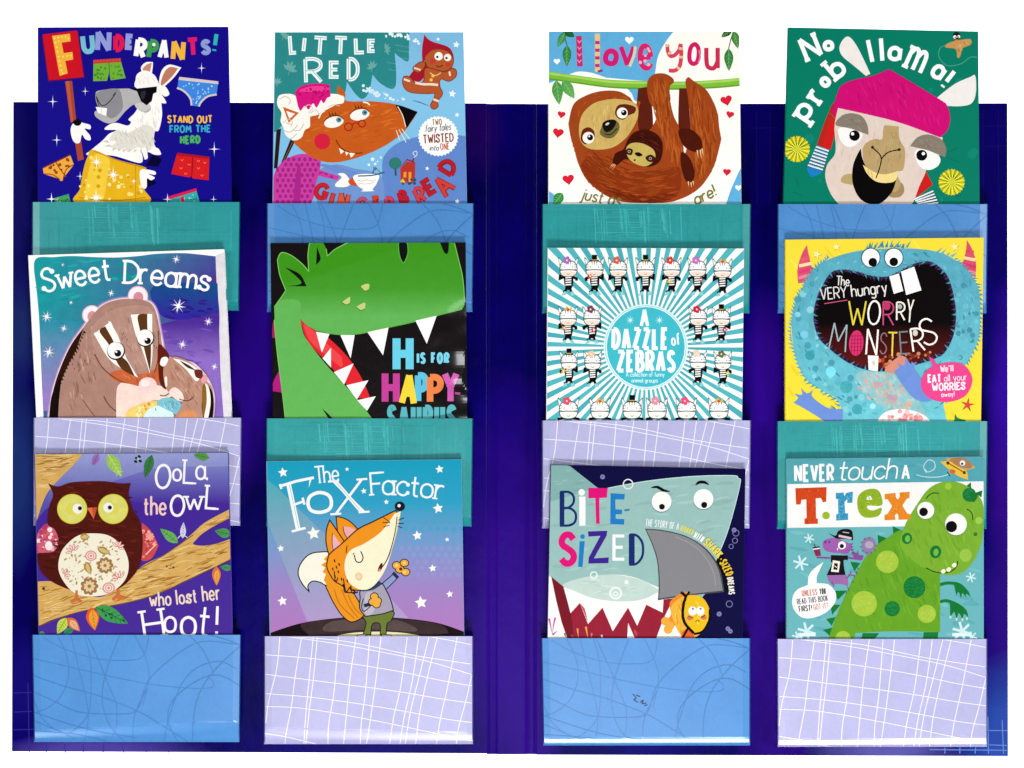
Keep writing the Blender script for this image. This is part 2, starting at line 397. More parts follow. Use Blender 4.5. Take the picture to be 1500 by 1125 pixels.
    def jag(self, c, s, wd, ln, step):
        """Short tapering hairs along a path (to its left)."""
        q = spline(pts(s), False, 12); acc = 0; r = self.rnd
        for i in range(1, len(q)):
            dx, dy = q[i][0]-q[i-1][0], q[i][1]-q[i-1][1]; l = math.hypot(dx, dy); acc += l
            if acc > step and l > 1e-6:
                acc = 0; nx, ny = dy/l, -dx/l; k = ln * r.uniform(.6, 1.3); t = r.uniform(.2, .8)
                x, y = q[i]; self.add([[(x - dx/l*wd, y - dy/l*wd), (x + nx*k + dx/l*k*t, y + ny*k + dy/l*k*t), (x + dx/l*wd, y + dy/l*wd)]], c)

# ------------------------------------------------------------------ setting
bd = link('backdrop', [(-6, 1.5, -5), (6, 1.5, -5), (6, 1.5, 5), (-6, 1.5, 5)], [(0, 1, 2, 3)], M_WALL)
bd['kind'] = 'structure'

# ------------------------------------------------------------------ the folding display board
def board_material():
    m = bpy.data.materials.new('purple_watercolour_board'); m.use_nodes = True
    nt = m.node_tree; b = nt.nodes['Principled BSDF']; N = nt.nodes.new; K = nt.links.new
    g = N('ShaderNodeNewGeometry')
    def noise(s, d, off=0):
        mp = N('ShaderNodeMapping'); mp.inputs['Location'].default_value = (off, off, off); K(g.outputs['Position'], mp.inputs[0])
        n = N('ShaderNodeTexNoise'); n.inputs['Scale'].default_value = s; n.inputs['Detail'].default_value = d; n.inputs['Roughness'].default_value = .6
        K(mp.outputs[0], n.inputs['Vector']); return n.outputs['Fac']
    def ramp(f, *st):
        r = N('ShaderNodeValToRGB'); e = r.color_ramp.elements
        while len(e) < len(st): e.new(.5)
        for i, (p, c) in enumerate(st): e[i].position = p; e[i].color = (C(c) if isinstance(c, str) else (c, c, c)) + (1,)
        K(f, r.inputs[0]); return r.outputs[0]
    def mix(f, a, c):
        x = N('ShaderNodeMix'); x.data_type = 'RGBA'; K(f, x.inputs['Factor']); K(a, x.inputs['A'])
        if isinstance(c, str): x.inputs['B'].default_value = C(c) + (1,)
        else: K(c, x.inputs['B'])
        return x.outputs['Result']
    def blob(px, py, rx, ry, n=.85):
        """A ragged patch of colour round one point of the board."""
        x, z = board_xz(px, py)
        mp = N('ShaderNodeMapping'); mp.vector_type = 'TEXTURE'
        mp.inputs['Location'].default_value = (x, 0, z); mp.inputs['Scale'].default_value = (rx*S, 1, ry*S); K(g.outputs['Position'], mp.inputs[0])
        l = N('ShaderNodeVectorMath'); l.operation = 'LENGTH'; K(mp.outputs[0], l.inputs[0])
        q = N('ShaderNodeMath'); q.operation = 'MULTIPLY_ADD'; K(noise(14, 6, px*.01), q.inputs[0]); q.inputs[1].default_value = -n; K(l.outputs['Value'], q.inputs[2])
        return ramp(q.outputs[0], (.0, .9), (.75, 0.0))
    base = ramp(noise(7, 5), (.28, '#03003e'), (.48, '#050056'), (.62, '#080066'), (.78, '#0e0274'))
    for a in ((1480, 700, 34, 150, '#300684'), (748, 900, 80, 320, '#2c0680'), (700, 190, 36, 70, '#1c0256'), (1135, 900, 60, 330, '#2c067e'),  # purple clouds of the watercolour print
              (378, 520, 40, 180, '#280584'), (1120, 560, 30, 130, '#300690'), (355, 590, 30, 120, '#280584'), (780, 960, 40, 240, '#2c067e'), (1478, 560, 30, 140, '#30089a'),
              (1480, 900, 50, 140, '#280c78')):
        base = mix(blob(*a[:4]), base, a[4])
    for a in ((24, 700, 38, 130, '#1a2f6c'), (26, 480, 30, 90, '#1c2c66'), (24, 300, 24, 160, '#10105c'), (1482, 1090, 78, 130, '#2b4aa2'), (140, 1100, 150, 26, '#4a3c94'), (1300, 1100, 110, 24, '#55529c'),  # the two long bottom-edge patches are a whitish reflection put into the colour
              (40, 1000, 40, 80, '#140a70')):
        base = mix(blob(*a[:4], .7), base, a[4])
    base = mix(ramp(noise(60, 8, 3), (.58, 0.0), (.9, .3)), base, '#22147a')
    K(base, b.inputs['Base Color'])
    b.inputs['Roughness'].default_value = .24; b.inputs['Specular IOR Level'].default_value = .06
    bp = N('ShaderNodeBump'); bp.inputs['Strength'].default_value = .2; bp.inputs['Distance'].default_value = .003
    K(noise(26, 7, 9), bp.inputs['Height']); K(bp.outputs[0], b.inputs['Normal'])
    return m
M_BOARD = board_material()

board = bpy.data.objects.new('folding_display_board', None); col.objects.link(board)
board.location = (0, 0.002, board_xz(0, 1104)[1])
board['label'] = 'wide purple and navy folding board with twelve card pockets holding all the picture books'
board['category'] = 'display board'
BZ = Matrix.Translation(board.location).inverted()
def on_board(v): return [tuple(BZ @ Vector(p)) for p in v]

def panel(quad):
    q = [board_xz(*p) for p in quad][::-1]
    v, f = prism(q, 0, .0035)
    o = link('panel', on_board(v), f, M_BOARD, board)
    b = o.modifiers.new('edge', 'BEVEL'); b.width = .0009; b.segments = 2
    return o
PL_ = panel([(19, 149), (713, 151), (714, 1104), (17, 1101)])
PR_ = panel([(785, 152), (1476, 151), (1477, 1108), (785, 1106)])
prof = [(713, 0), (715.5, .0002), (718, .0007), (722, .0009), (726, .0006), (729, .0001), (731, 0), (766, 0), (769, .0001), (772, .0006), (776, .0009), (781, .0007), (784, .0001), (785, 0)]
v = []; f = []
for i, (px, d) in enumerate(prof):
    for py in (152, 1105): x, z = board_xz(px, py); v.append((x, d, z))
    for py in (152, 1105): x, z = board_xz(px, py); v.append((x, .0032, z))
    if i:
        a, b = 4*(i-1), 4*i
        f += [(a+1, b+1, b, a), (a+2, b+2, b+3, a+3), (a, b, b+2, a+2), (a+1, a+3, b+3, b+1)]
link('spine', on_board(v), f, M_BOARD, board)

def lines_on(panel_obj, segs, c, wd):
    """Thin printed grid lines of the panel, in the panel's own mesh."""
    A = Art(lambda px, py, h: tuple(BZ @ Vector((board_xz(px, py)[0], -.00012 - h, board_xz(px, py)[1]))), [(19, 152), (1475, 152), (1475, 1104), (19, 1104)], 0, 0, 1)
    A.part('p')
    for s in segs: A.L(c, wd, s, False)
    V, F, K = A.parts['p']; me = panel_obj.data; n0 = len(me.vertices)
    bm = bmesh.new(); bm.from_mesh(me); lay = bm.verts.layers.float_color.get('Ink') or bm.verts.layers.float_color.new('Ink')
    vs = [bm.verts.new(p) for p in V]
    for q, k in zip(vs, K): q[lay] = k
    for t in F:
        fc = bm.faces.new([vs[i] for i in t]); fc.material_index = 1
    bm.to_mesh(me); bm.free()
    if len(me.materials) < 2: me.materials.append(M_COVER)
lines_on(PL_, ['20,1015 47,1014', '20,1043 47,1042', '20,1069 90,1067', '41,1000 43,1102', '68,1090 68,1103', '95,1090 96,1103', '122,1090 122,1103', '152,1090 151,1103', '180,1091 181,1103', '214,1091 214,1103', '246,1091 247,1103'], '#2f2788', 1.3)
lines_on(PR_, ['1449,1070 1475,1070', '1449,1091 1475,1092', '1362,1098 1475,1099', '1384,1095 1384,1106', '1406,1095 1406,1106', '1429,1095 1428,1106', '1447,1050 1448,1106', '1468,1055 1470,1106'], '#5f80c4', 1.4)
lines_on(PR_, ['1440,160 1440,296', '1462,160 1463,300', '1440,185 1474,184', '1440,215 1474,214', '1108,165 1109,300', '1128,165 1128,300', '1100,188 1140,187'], '#10065a', 1.3)

# ------------------------------------------------------------------ pockets
TEAL, BLUE, LAV = ('teal', '#239496'), ('blue', '#4b8acb'), ('lavender', '#aeadd6')
def pocket(x0, x1, y0, y1, kind, seed, fbl=.13, fbr=.13, sk=(0, 0)):
    r = random.Random(seed)
    fu = .036
    ph = [r.uniform(0, 6) for _ in range(4)]
    def dep(u, v):
        fv = fbl + (fbr - fbl) * u
        base = (.0185 - .0030*v if y0 > 400 else .0167 + .0008*v) + .0007*math.sin(math.pi*u) + .00035*math.sin(6*u + ph[0]) * math.sin(5*v + ph[1]) + .0002*math.sin(13*u + ph[2] + 4*v)
        e = min(u, 1-u); gm = .935; g = gm*min(1, e/.005) if e < .005 else gm + (1-gm)*min(1, (e-.005)/(fu-.005))
        k = max(0, min(1, (1-v)/fv)); k = k*k*(3-2*k)*.25 + k*.75
        return .0008 + (base - .0008)*min(g, k*.9 + .1*min(1, (1-v)*40))
    def at(u, v, off=0):
        d = dep(u, v) + off
        px = x0 + (x1-x0)*u + sk[0]*v*(1-u) + sk[1]*v*u; py = y0 + (y1-y0)*v
        x, z = board_xz(px, py, d); return (x, -d, z)
    us = [0, .005, fu/2, fu] + [fu + (1-2*fu)*k/16 for k in range(1, 16)] + [1-fu, 1-fu/2, .995, 1]
    vs = [k/9*.8 for k in range(10)] + [.8 + .2*k/10 for k in range(1, 11)]
    V = [at(u, q) for q in vs for u in us]; n = len(us); m = len(vs)
    F = [(j*n+i, (j+1)*n+i, (j+1)*n+i+1, j*n+i+1) for j in range(m-1) for i in range(n-1)]
    b = len(V); V += [at(u, q, -.0006) for q in vs for u in us]
    F += [tuple(b + k for k in t[::-1]) for t in F[:]]
    F += [(i, i+1, b+i+1, b+i) for i in range(n-1)]
    base = C(kind[1]); edge = tuple(min(.9, k*1.0 + .12) for k in base)
    K = []
    for lay in (0, 1):
        for j, q in enumerate(vs):
            for i, u in enumerate(us):
                K.append((edge if (j == 0 or i in (0, n-1)) and False else base) + (.10 if kind is not TEAL else .16,))
    # the ledge inside on which the book stands
    zl = .66 if y0 < 400 else .30
    # printed pattern, in the same mesh
    A = Art(lambda px, py, h: at((px-x0)/(x1-x0), (py-y0)/(y1-y0), .00012 + h), [(x0+.5, y0+1), (x1-.5, y0+1), (x1-.5, y1-.5), (x0+.5, y1-.5)], 0, 0, 1)
    A.part('p'); W, H = x1-x0, y1-y0
    def dense(s, smooth=True):
        p = pts(s) if isinstance(s, str) else [(a, c, 0) for a, c in s]
        q = spline(p, False, 14) if len(p) > 2 else [(p[0][0]+(p[1][0]-p[0][0])*k/24, p[0][1]+(p[1][1]-p[0][1])*k/24) for k in range(25)]
        return [(x0 + a*W, y0 + c*H) for a, c in q]
    if kind is LAV:
        c = '#e9e7fb'
        for s in ('.075,0 .06,.3 .02,.62 .0,.95', '.18,0 .15,.35 .13,.65 .105,.9 .1,1', '.235,0 .215,.4 .2,.7 .19,1', '.255,0 .235,.4 .215,.7 .2,1', '.355,0 .335,.5 .31,.8 .305,1', '.44,0 .41,.4 .395,.7 .38,1',
                  '.505,0 .485,.5 .465,.8 .46,1', '.56,0 .535,.4 .51,.75 .49,1', '.685,0 .655,.45 .62,.75 .6,1', '.74,0 .71,.4 .67,.75 .65,1', '.79,0 .745,.35 .7,.7 .675,1', '.83,0 .785,.35 .745,.7 .725,1', '.925,0 .88,.45 .845,.75 .825,1', '1,.3 .965,.6 .93,.85 .92,1',
                  '0,.17 .25,.21 .6,.31 .85,.41 1,.46', '0,.35 .2,.4 .6,.5 .85,.58 1,.62', '0,.53 .25,.57 .6,.67 .85,.76 1,.8', '0,.65 .2,.67 .5,.77 .8,.89 1,.97', '.1,0 .35,.07 .6,.16 .8,.24 1,.36', '.12,0 .4,.05 .7,.17 1,.26', '.78,0 .9,.04 1,.08', '0,.9 .1,.93 .25,1'):
            A.stroke(dense(s), c, 1.3)
    elif kind is BLUE:
        c = '#3f7cbc'
        for s in ('.05,.02 .15,.13 .3,.22 .44,.24 .53,.2 .56,0', '0,.22 .2,.31 .4,.4 .6,.47 .78,.5 .86,.49 .87,.44 .85,.4', '.12,0 .165,.2 .17,.4 .13,.58 .07,.68 0,.73', '.185,0 .22,.3 .25,.55 .265,.75 .25,.95 .23,1', '.25,0 .275,.2 .28,.4 .27,.7 .22,.85 .15,.92 .05,.8 0,.6',
                  '.26,0 .32,.25 .36,.45 .4,.65 .4,.85 .38,.95', '.42,0 .37,.25 .34,.45 .335,.65 .37,.85 .44,1', '.49,0 .54,.2 .56,.4 .53,.65', '0,.38 .15,.48 .3,.56 .49,.7 .6,.82 .75,1', '0,.53 .1,.62 .22,.72 .4,.74 .5,.7 .55,.45 .65,.25 .8,.07 .98,.09',
                  '0,.72 .15,.82 .3,.9 .5,.96', '0,.8 .12,.9 .2,.97', '.75,0 .82,.15 .87,.36', '.63,1 .66,.75 .72,.45 .8,.3 .9,.25 .98,.32', '.7,1 .65,.8 .68,.6 .8,.42 .9,.38 1,.48', '.77,1 .78,.7 .82,.48 .9,.28 1,.1', '.84,0 .92,.04 1,.1', '.48,1 .49,.75 .55,.5', '0,.9 .2,.93 .35,.99'):
            A.stroke(dense(s), c, 1.15)
        if seed == 11:
            for s in ('.435,.52 .45,.56 .44,.575 .46,.6', '.45,.53 .47,.545', '.47,.6 .485,.58 .48,.61 .5,.605', '.49,.63 .505,.62'): A.stroke(dense(s), '#1c3557', 1.5)
    else:
        A.mot = .2
        for k in range(34):
            u = .05 + .9*k/33; a, e = sorted((r.uniform(0, .3), r.uniform(.25, 1)))
            A.stroke(dense([(u + r.uniform(-.01, .01), a), (u + r.uniform(-.01, .01), e)]), r.choice(['#25989b', '#279a9c', '#2c9ea0', '#1c8f92']), r.uniform(.8, 2.2))
        for k in range(16):
            q = .04 + .55*k/15; a, e = sorted((r.uniform(0, .4), r.uniform(.35, 1)))
            A.stroke(dense([(a, q), (e, q + r.uniform(-.01, .01))]), r.choice(['#269a9c', '#2a9c9e', '#1d9093']), r.uniform(.8, 2))
        for k in range(60):
            u = .26 + .4*k/59 + r.uniform(-.01, .01)
            if int((u - .26)/.05) % 2 == 0: a = r.uniform(.01, .08); A.stroke(dense([(u, a), (u + .008, a + r.uniform(.1, .34))]), r.choice(['#30a2a4', '#38a8a9', '#44afaf']), r.uniform(.8, 2))
        for k in range(14):
            q = .05 + .3*k/13; a = r.uniform(.22, .4); A.stroke(dense([(a, q), (a + r.uniform(.12, .3), q)]), r.choice(['#30a2a4', '#38a8a9']), r.uniform(.8, 1.6))
    pv, pf, pk = A.parts['p']; b = len(V)
    V += pv; F += [tuple(b + i for i in t) for t in pf]; K += pk
    # inside ledge
    zz = y0 + (54 if y0 < 400 else 52); b = len(V)
    xl, z1 = board_xz(x0 + 14, zz); xr, _ = board_xz(x1 - 14, zz)
    z1 += 0
    V += [(xl, -.0005, z1), (xr, -.0005, z1), (xr, -.0156, z1), (xl, -.0156, z1)]; F.append((b, b+1, b+2, b+3)); K += [base + (.1,)]*4
    o = link('pocket', on_board(V), F, M_POCKET, board, K, smooth=False)
    o['label'] = kind[0] + {'teal': ' card pocket with brushed plaid print', 'blue': ' card pocket with scribbled thin lines', 'lavender': ' card pocket with white grid lines'}[kind[0]]
    return o
PK = [(47, 352, 296, 455, TEAL), (391, 694, 298, 457, BLUE), (794, 1100, 299, 459, TEAL), (1139, 1447, 299, 459, BLUE),
      (49, 354, 612, 770, LAV), (390, 693, 613, 771, TEAL), (794, 1100, 616, 774, LAV), (1138, 1447, 617, 775, TEAL),
      (47, 353, 930, 1087, BLUE), (387, 693, 932, 1090, LAV), (793, 1099, 935, 1092, BLUE), (1138, 1446, 936, 1094, LAV)]
for i, p in enumerate(PK):
    fb = {8: (.11, .2), 9: (.15, .1), 10: (.07, .08), 11: (.06, .09)}.get(i, (.08, .1))
    pocket(*p, i + 1, *fb, sk={8: (3, -2), 9: (0, 0), 10: (3, 0), 11: (1, 0)}.get(i, (0, -2)))

# ------------------------------------------------------------------ books
GROUP = 'picture books in the pockets of the display board'
class Book:
    def __init__(self, row, colm, quad, label, bg, edge, thick=.0045, spine=None, bend=None):
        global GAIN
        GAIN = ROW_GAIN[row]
        ox, oy = [0, 375, 760, 1125][colm], [20, 335, 650][row]
        tl, tr, br, bl = quad
        yb = PK[row*4 + colm][2] + 53                                # where it stands, inside the pocket
        def ext(a, b): t = (yb - a[1]) / (b[1] - a[1]); return (a[0] + (b[0]-a[0])*t, yb)
        br2, bl2 = ext(tr, br), ext(tl, bl); full = [tl, tr, br2, bl2]
        yt = (tl[1] + tr[1]) / 2
        zb, zt = (562.5 - yb)*S, (562.5 - yt)*S
        db = .0154
        if row == 0: dt = .0154 - (yb - yt)*S*.022
        else: dt = .0187 + thick
        bb = (dt - db) / (zt - zb); aa = db - bb*zb
        th = math.atan(bb)
        def world(px, py):
            X, Z = (px-750)*S, (562.5-py)*S
            d = (aa + bb*Z) / (1 + bb*Z/D); k = (D - d)/D
            return Vector((X*k, -d, Z*k))
        base = world((bl2[0] + br2[0])/2, yb)
        Mi = (Matrix.Translation(base) @ Matrix.Rotation(th, 4, 'X')).inverted()
        root = bpy.data.objects.new('picture_book', None); col.objects.link(root)
        root.location = base; root.rotation_euler = (th, 0, 0)
        root['label'] = label; root['category'] = 'book'; root['group'] = GROUP
        self.root = root
        loc = lambda px, py: Mi @ world(px, py)
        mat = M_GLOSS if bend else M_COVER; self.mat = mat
        def off(px, py):
            if not bend: return 0
            t = max(0, min(1, (px - bend[0] - 6*math.sin(py*.055) - 3*math.sin(py*.13 + 1)) / (bend[1] - bend[0]))); k = max(0, min(1, (py - bend[2]) / (bend[3] - bend[2])))
            return bend[4] * t*t * k*k*(3 - 2*k)
        q = [(p.x, p.z) for p in (loc(*c) for c in full)][::-1]       # BL BR TR TL
        def shrink(l, r_, t):
            (a, b_, c, d) = q; return [(a[0]+l, a[1]), (b_[0]-r_, b_[1]), (c[0]-r_, c[1]-t), (d[0]+l, d[1]-t)]
        def part(name, quad, y0, y1, mat, hexc=None, par=root, bev=.0003):
            v, f = prism(quad, y0, y1)
            if bend:                                                   # a slab that follows the bend
                n = 96; a_, b2_, c_, d_ = quad; v = []
                for dep_ in (y0, y1):
                    for j in range(n+1):
                        for i in range(n+1):
                            u, w_ = i/n, j/n
                            x = (a_[0]*(1-u)+b2_[0]*u)*(1-w_) + (d_[0]*(1-u)+c_[0]*u)*w_; z = (a_[1]*(1-u)+b2_[1]*u)*(1-w_) + (d_[1]*(1-u)+c_[1]*u)*w_
                            v.append((x, dep_ + off((bl2[0]*(1-u)+br2[0]*u)*(1-w_) + (tl[0]*(1-u)+tr[0]*u)*w_, yb*(1-w_) + (tl[1]*(1-u)+tr[1]*u)*w_), z))
                m_ = (n+1)**2; g = lambda i, j, k: k*m_ + j*(n+1) + i
                f = [(g(i,j,0), g(i+1,j,0), g(i+1,j+1,0), g(i,j+1,0)) for i in range(n) for j in range(n)]
                f += [tuple(k + m_ for k in t[::-1]) for t in f]
                f += [(g(i,0,0), g(i,0,1), g(i+1,0,1), g(i+1,0,0)) for i in range(n)] + [(g(i,n,0), g(i+1,n,0), g(i+1,n,1), g(i,n,1)) for i in range(n)]
                f += [(g(0,j,0), g(0,j+1,0), g(0,j+1,1), g(0,j,1)) for j in range(n)] + [(g(n,j,0), g(n,j,1), g(n,j+1,1), g(n,j+1,0)) for j in range(n)]
            o = link(name, v, f, mat, par, [C(hexc) + (.05,)]*len(v) if hexc else None)
            if bev: m = o.modifiers.new('edge', 'BEVEL'); m.width = bev; m.segments = 2
            return o
        self.cover = part('front_cover', q, 0, .0007, mat, edge, bev=0)
        part('page_block', shrink(.0012, .0008, .0008), .00072, thick - .00072, M_PAPER, bev=0)
        part('back_cover', q, thick - .0007, thick, M_COVER, edge)
        a, b_, c, d = q
        part('book_spine', [(a[0]-.0006, a[1]), (a[0]-.0001, a[1]), (d[0]-.0001, d[1]), (d[0]-.0006, d[1])], .0002, thick, M_COVER, spine or edge, bev=0)
        ins = .25
        clip = [(tl[0]+ins, tl[1]+ins), (tr[0]-ins, tr[1]+ins), (br2[0]-ins, br2[1]), (bl2[0]+ins, bl2[1])]
        def f(px, py, h):
            p = loc(px, py); return (p.x, off(px, py) - h - (.00022 if bend else 0), p.z)
        self.art = Art(f, clip, ox, oy); self.art.cut = 24 if bend else 0
        self.art.part('ground')
        self.y0 = min(tl[1], tr[1]) ; self.box = [(k[0]-ox)*3.7493 for k in (tl, tr)], ((tl[1]-oy)*3.75, (yb-oy)*3.75)
        if bg: self.bg(bg)
    def bg(self, c, horizontal=False):
        A = self.art; x0, x1, t, b = -60, 1500, -20, 1200
        if isinstance(c, str): A.R(c, x0, t, x1, b); return
        for (p0, c0), (p1, c1) in zip(c, c[1:]): A.R((c0, c1, 0, p0, 0, p1), x0, p0, x1, p1)
    def finish(self):
        A = self.art
        for n in A.order:
            V, F, K = A.parts[n]
            if not F: continue
            if n == 'ground':                                          # the printed background belongs to the cover itself
                me = self.cover.data; bm = bmesh.new(); bm.from_mesh(me); lay = bm.verts.layers.float_color.get('Ink')
                vs = [bm.verts.new(p) for p in V]
                for q, k in zip(vs, K): q[lay] = k
                for t in F: bm.faces.new([vs[i] for i in t])
                bm.to_mesh(me); bm.free()
            else: link(n.split('#')[0], V, F, self.mat, self.cover, K)

# ================================================================== the twelve covers
# --- 1: llama in sunglasses ------------------------------------------------------------
b = Book(0, 0, [(56, 40), (334, 39), (339, 296), (56, 296)], 'deep blue picture book with a white llama in black sunglasses carrying a red sign', '#140a86', '#1a0c8a')
A = b.art
for x, y, s in ((290, 483, 38), (468, 426, 28), (1107, 299, 32), (312, 694, 36), (1177, 744, 44), (440, 893, 30), (1173, 1020, 26)):
    A.spark('#b9b6e8', x, y, s, 4, .1); A.spark('#fff', x, y, s*.6, 4, .16)
A.part('shorts_picture')
A.P('#6fae36', '513,270 664,262 690,354 608,366 600,318 588,369 512,371', False)
A.P('#c23a34', '512,254 662,244 666,266 512,276', False); A.L('#3c7a24', 4, '598,272 602,330', False)
for k in range(9): A.E('#d8503c', 520 + k*17, 262 - k*1.1, 5)
A.dots(['#3f8428', '#4c9430'], '520,284 655,276 680,345 615,355 600,310 580,360 520,362', 34, 4, 7, False)
A.part('underpants_picture')
A.P('#d8c9c4', '985,347 1199,372 1199,388 980,364', False); A.P('#3f86dc', '980,364 1197,387 1190,440 1130,462 1092,510 1056,505 1032,450 975,408', False)
A.L('#d8c9c4', 10, '972,408 1010,425 1045,465 1052,504'); A.L('#d8c9c4', 10, '1190,444 1140,455 1105,485 1092,510')
A.dots(['#9cc8f4', '#bcdcf8'], '985,372 1190,395 1180,435 1120,458 1085,500 1060,490 1035,440 985,405', 26, 3, 5, False)
A.part('underpants_picture#1')
A.P('#f0a83c', '235,846 385,775 406,830 340,912 240,880', False); A.P('#f0a83c', '330,868 352,866 346,914 326,912')
A.L('#8c2a18', 6, '235,848 386,776', False); A.L('#8c2a18', 5, '240,880 290,885 330,912'); A.L('#8c2a18', 5, '406,830 365,855 346,912'); A.L('#8c2a18', 5, '305,812 330,855 365,898', False)
A.dots(['#8a4a1a'], '250,850 380,790 396,826 340,880 260,876', 12, 6, 10, False)
A.part('shorts_picture#1')
A.P('#d41c22', '972,768 1150,790 1146,915 1058,905 1052,890 1040,900 940,880', False); A.L('#7c1018', 5, '1058,782 1054,890', False); A.P('#a81420', '976,764 1152,786 1150,798 970,778', False)
for x, y in ((1000, 805), (995, 850), (1040, 830), (1090, 850), (1125, 820), (1110, 890), (1020, 880), (1090, 810)): A.L('#f0705c', 4, [(x-8, y-5), (x, y+3), (x+8, y-5)], False)
A.part('shorts_picture#2')
A.P('#3f9a5a', '300,1012 378,990 388,1040 300,1040', False); A.dots(['#2a6a3a', '#8cc87c'], '310,1012 374,996 382,1040 310,1040', 12, 3, 6, False)
A.part('shorts_picture#3')
A.P('#33a7a4', '930,1020 1080,975 1098,1040 930,1040', False); A.L('#d81c50', 16, '920,1014 1080,966', False); A.dots(['#1c7a7c', '#8cdcd4'], '980,1018 1075,985 1090,1040 970,1040', 16, 3, 6, False)
A.P('#d81c50', '990,1010 1010,1002 1014,1040 996,1040', False)
A.part('ground')
for x, y, s in ((283, 1018, 36), (920, 1020, 34)): A.spark('#dcd8ff', x, y, s, 4, .14); A.spark('#fff', x, y, s*.6, 4, .2)
A.part('sign_picture')
A.P('#5c0c50', '228,124 430,100 464,352 264,374', False)
A.mot = .12; A.P('#cc1022', '234,114 424,92 460,348 268,366', False); A.mot = .04
A.P('#a8442c', '357,372 396,369 419,592 388,598', False); A.P('#c05a38', '362,372 380,370 402,592 392,596', False); A.P('#a8442c', '412,706 446,700 460,800 428,810', False)
A.P('#f2b23a', '286,122 384,110 388,152 334,160 340,218 398,210 402,252 344,262 352,300 372,326 330,342 308,230', False)
A.P('#f2b23a', '288,124 330,118 372,328 328,342', False)
for x, y in ((300,135),(320,131),(340,128),(360,126),(376,136),(306,160),(312,185),(316,210),(322,235),(346,236),(370,232),(390,230),(326,260),(332,285),(338,310),(346,328),(322,150)): A.E('#fbe27a', x, y, 5)
A.part('llama_picture')
W_ = '#fbf8f2'
A.P('#05032c', '840,770 890,800 870,840 800,835', False); A.P('#05032c', '800,860 860,930 800,960', False)   # dark gap behind the arm
A.mot = .1
A.P(W_, '774,300 800,268 840,266! 838,300 828,345 800,360'); A.P('#c98a72', '784,308 805,280 834,270! 826,310 815,335')
A.P(W_, '874,372 890,310 930,280 996,296! 960,345 920,385 885,408'); A.P('#c07a60', '884,372 905,318 935,293 978,300! 950,340 915,375 888,395')
A.P(W_, '756,330 800,312 850,340 872,385 890,420 886,480 890,560 872,640 850,650 848,720 885,770 850,775 810,760 806,800 780,760 772,820 620,780 480,776 500,750 560,700 600,660 640,640 575,636 600,610 640,600 700,615 720,595 706,580 740,545 760,500 752,420 745,365')
for s in ('752,360 745,365 770,350 790,380 770,398 750,404', '868,400 905,398 930,440 905,455 880,430', '880,440 905,470 912,492 880,485'): A.P(W_, s)
A.P('#e2ddd2', '640,640 700,655 800,610 850,640 840,680 842,730 805,755 760,735 700,760 690,740 640,745 610,730 640,705 600,690')
A.jag('#cfc9bb', '850,660 790,740 700,745 620,735 590,690', 10, 26, 24); A.fur(['#c6c0b0', '#d4cec2'], '640,650 800,620 835,700 790,740 660,735', 36, 34, 60, 5)
A.fur(['#e4dfd4'], '740,560 870,500 860,640 740,600', 22, 40, 80, 5)
A.P(W_, '780,750 800,735 812,790 795,802!'); A.P(W_, '830,735 868,740 886,770! 860,775')
A.P('#b4b2b2', '525,440 560,420 660,412 760,418 800,470 830,520 800,545 760,520 735,500 690,535 640,590 590,602 530,570 520,540 545,520')
A.P('#8c8a8e', '528,440 575,418 650,415 672,470 670,530 620,575 585,560 545,520 527,480')
A.P('#c9c6c4', '740,500 780,540 830,512 790,490'); A.L('#1c1a22', 5, '528,455 560,505 600,485 635,436 622,450'); A.L('#1c1a22', 4, '528,456 545,510'); A.P('#fff', '526,512 588,520 584,562 538,545', False); A.L('#777', 2, '556,516 556,552', False)
A.P('#08060e', '748,412 862,400 860,432 842,440 834,480 805,504 775,482 758,440', False); A.P('#08060e', '700,408 760,414 758,428 745,424', False); A.P('#2a2834', '775,430 800,426 790,470 776,460')
A.P(W_, '745,365 770,350 800,330 850,350 865,392 750,408', True); A.fur(['#e0dcd0'], '760,350 840,350 850,395 765,395', 10, 26, 70, 4)
A.P(W_, '388,640 400,605 430,590 455,600 495,612 495,635 465,632 495,670 496,695 470,690 450,665 440,705 418,712 398,690'); A.P('#08060e', '400,592 428,578 448,592 440,612 420,616 405,606')
A.P('#e4b01a', '510,748 640,800 800,845 772,870 790,960 806,1040 425,1040 440,960 460,850 480,790', True)
A.P('#f2ca3c', '520,775 600,800 590,900 560,1030 470,1030 480,900'); A.L('#c28a10', 5, '512,752 640,803 798,848'); A.L('#b8860e', 3, '745,835 745,1040', False); A.L('#b8860e', 4, '432,1010 610,1028 800,1010')
A.dots(['#f8de78', '#d29a14', '#fbe89a'], '500,790 760,860 770,1030 450,1030', 40, 5, 12)
for x, y, s in ((530, 816, 44), (622, 886, 50), (528, 1012, 56), (735, 920, 20)): A.spark('#fff6c8', x, y, s, 4, .12); A.spark('#fff', x, y, s*.6, 8, .25)
A.P(W_, '768,870 790,855 850,866 852,885 815,880 850,900 830,915 808,905 806,950 790,962 772,930')
A.part('title'); A.mot = .1
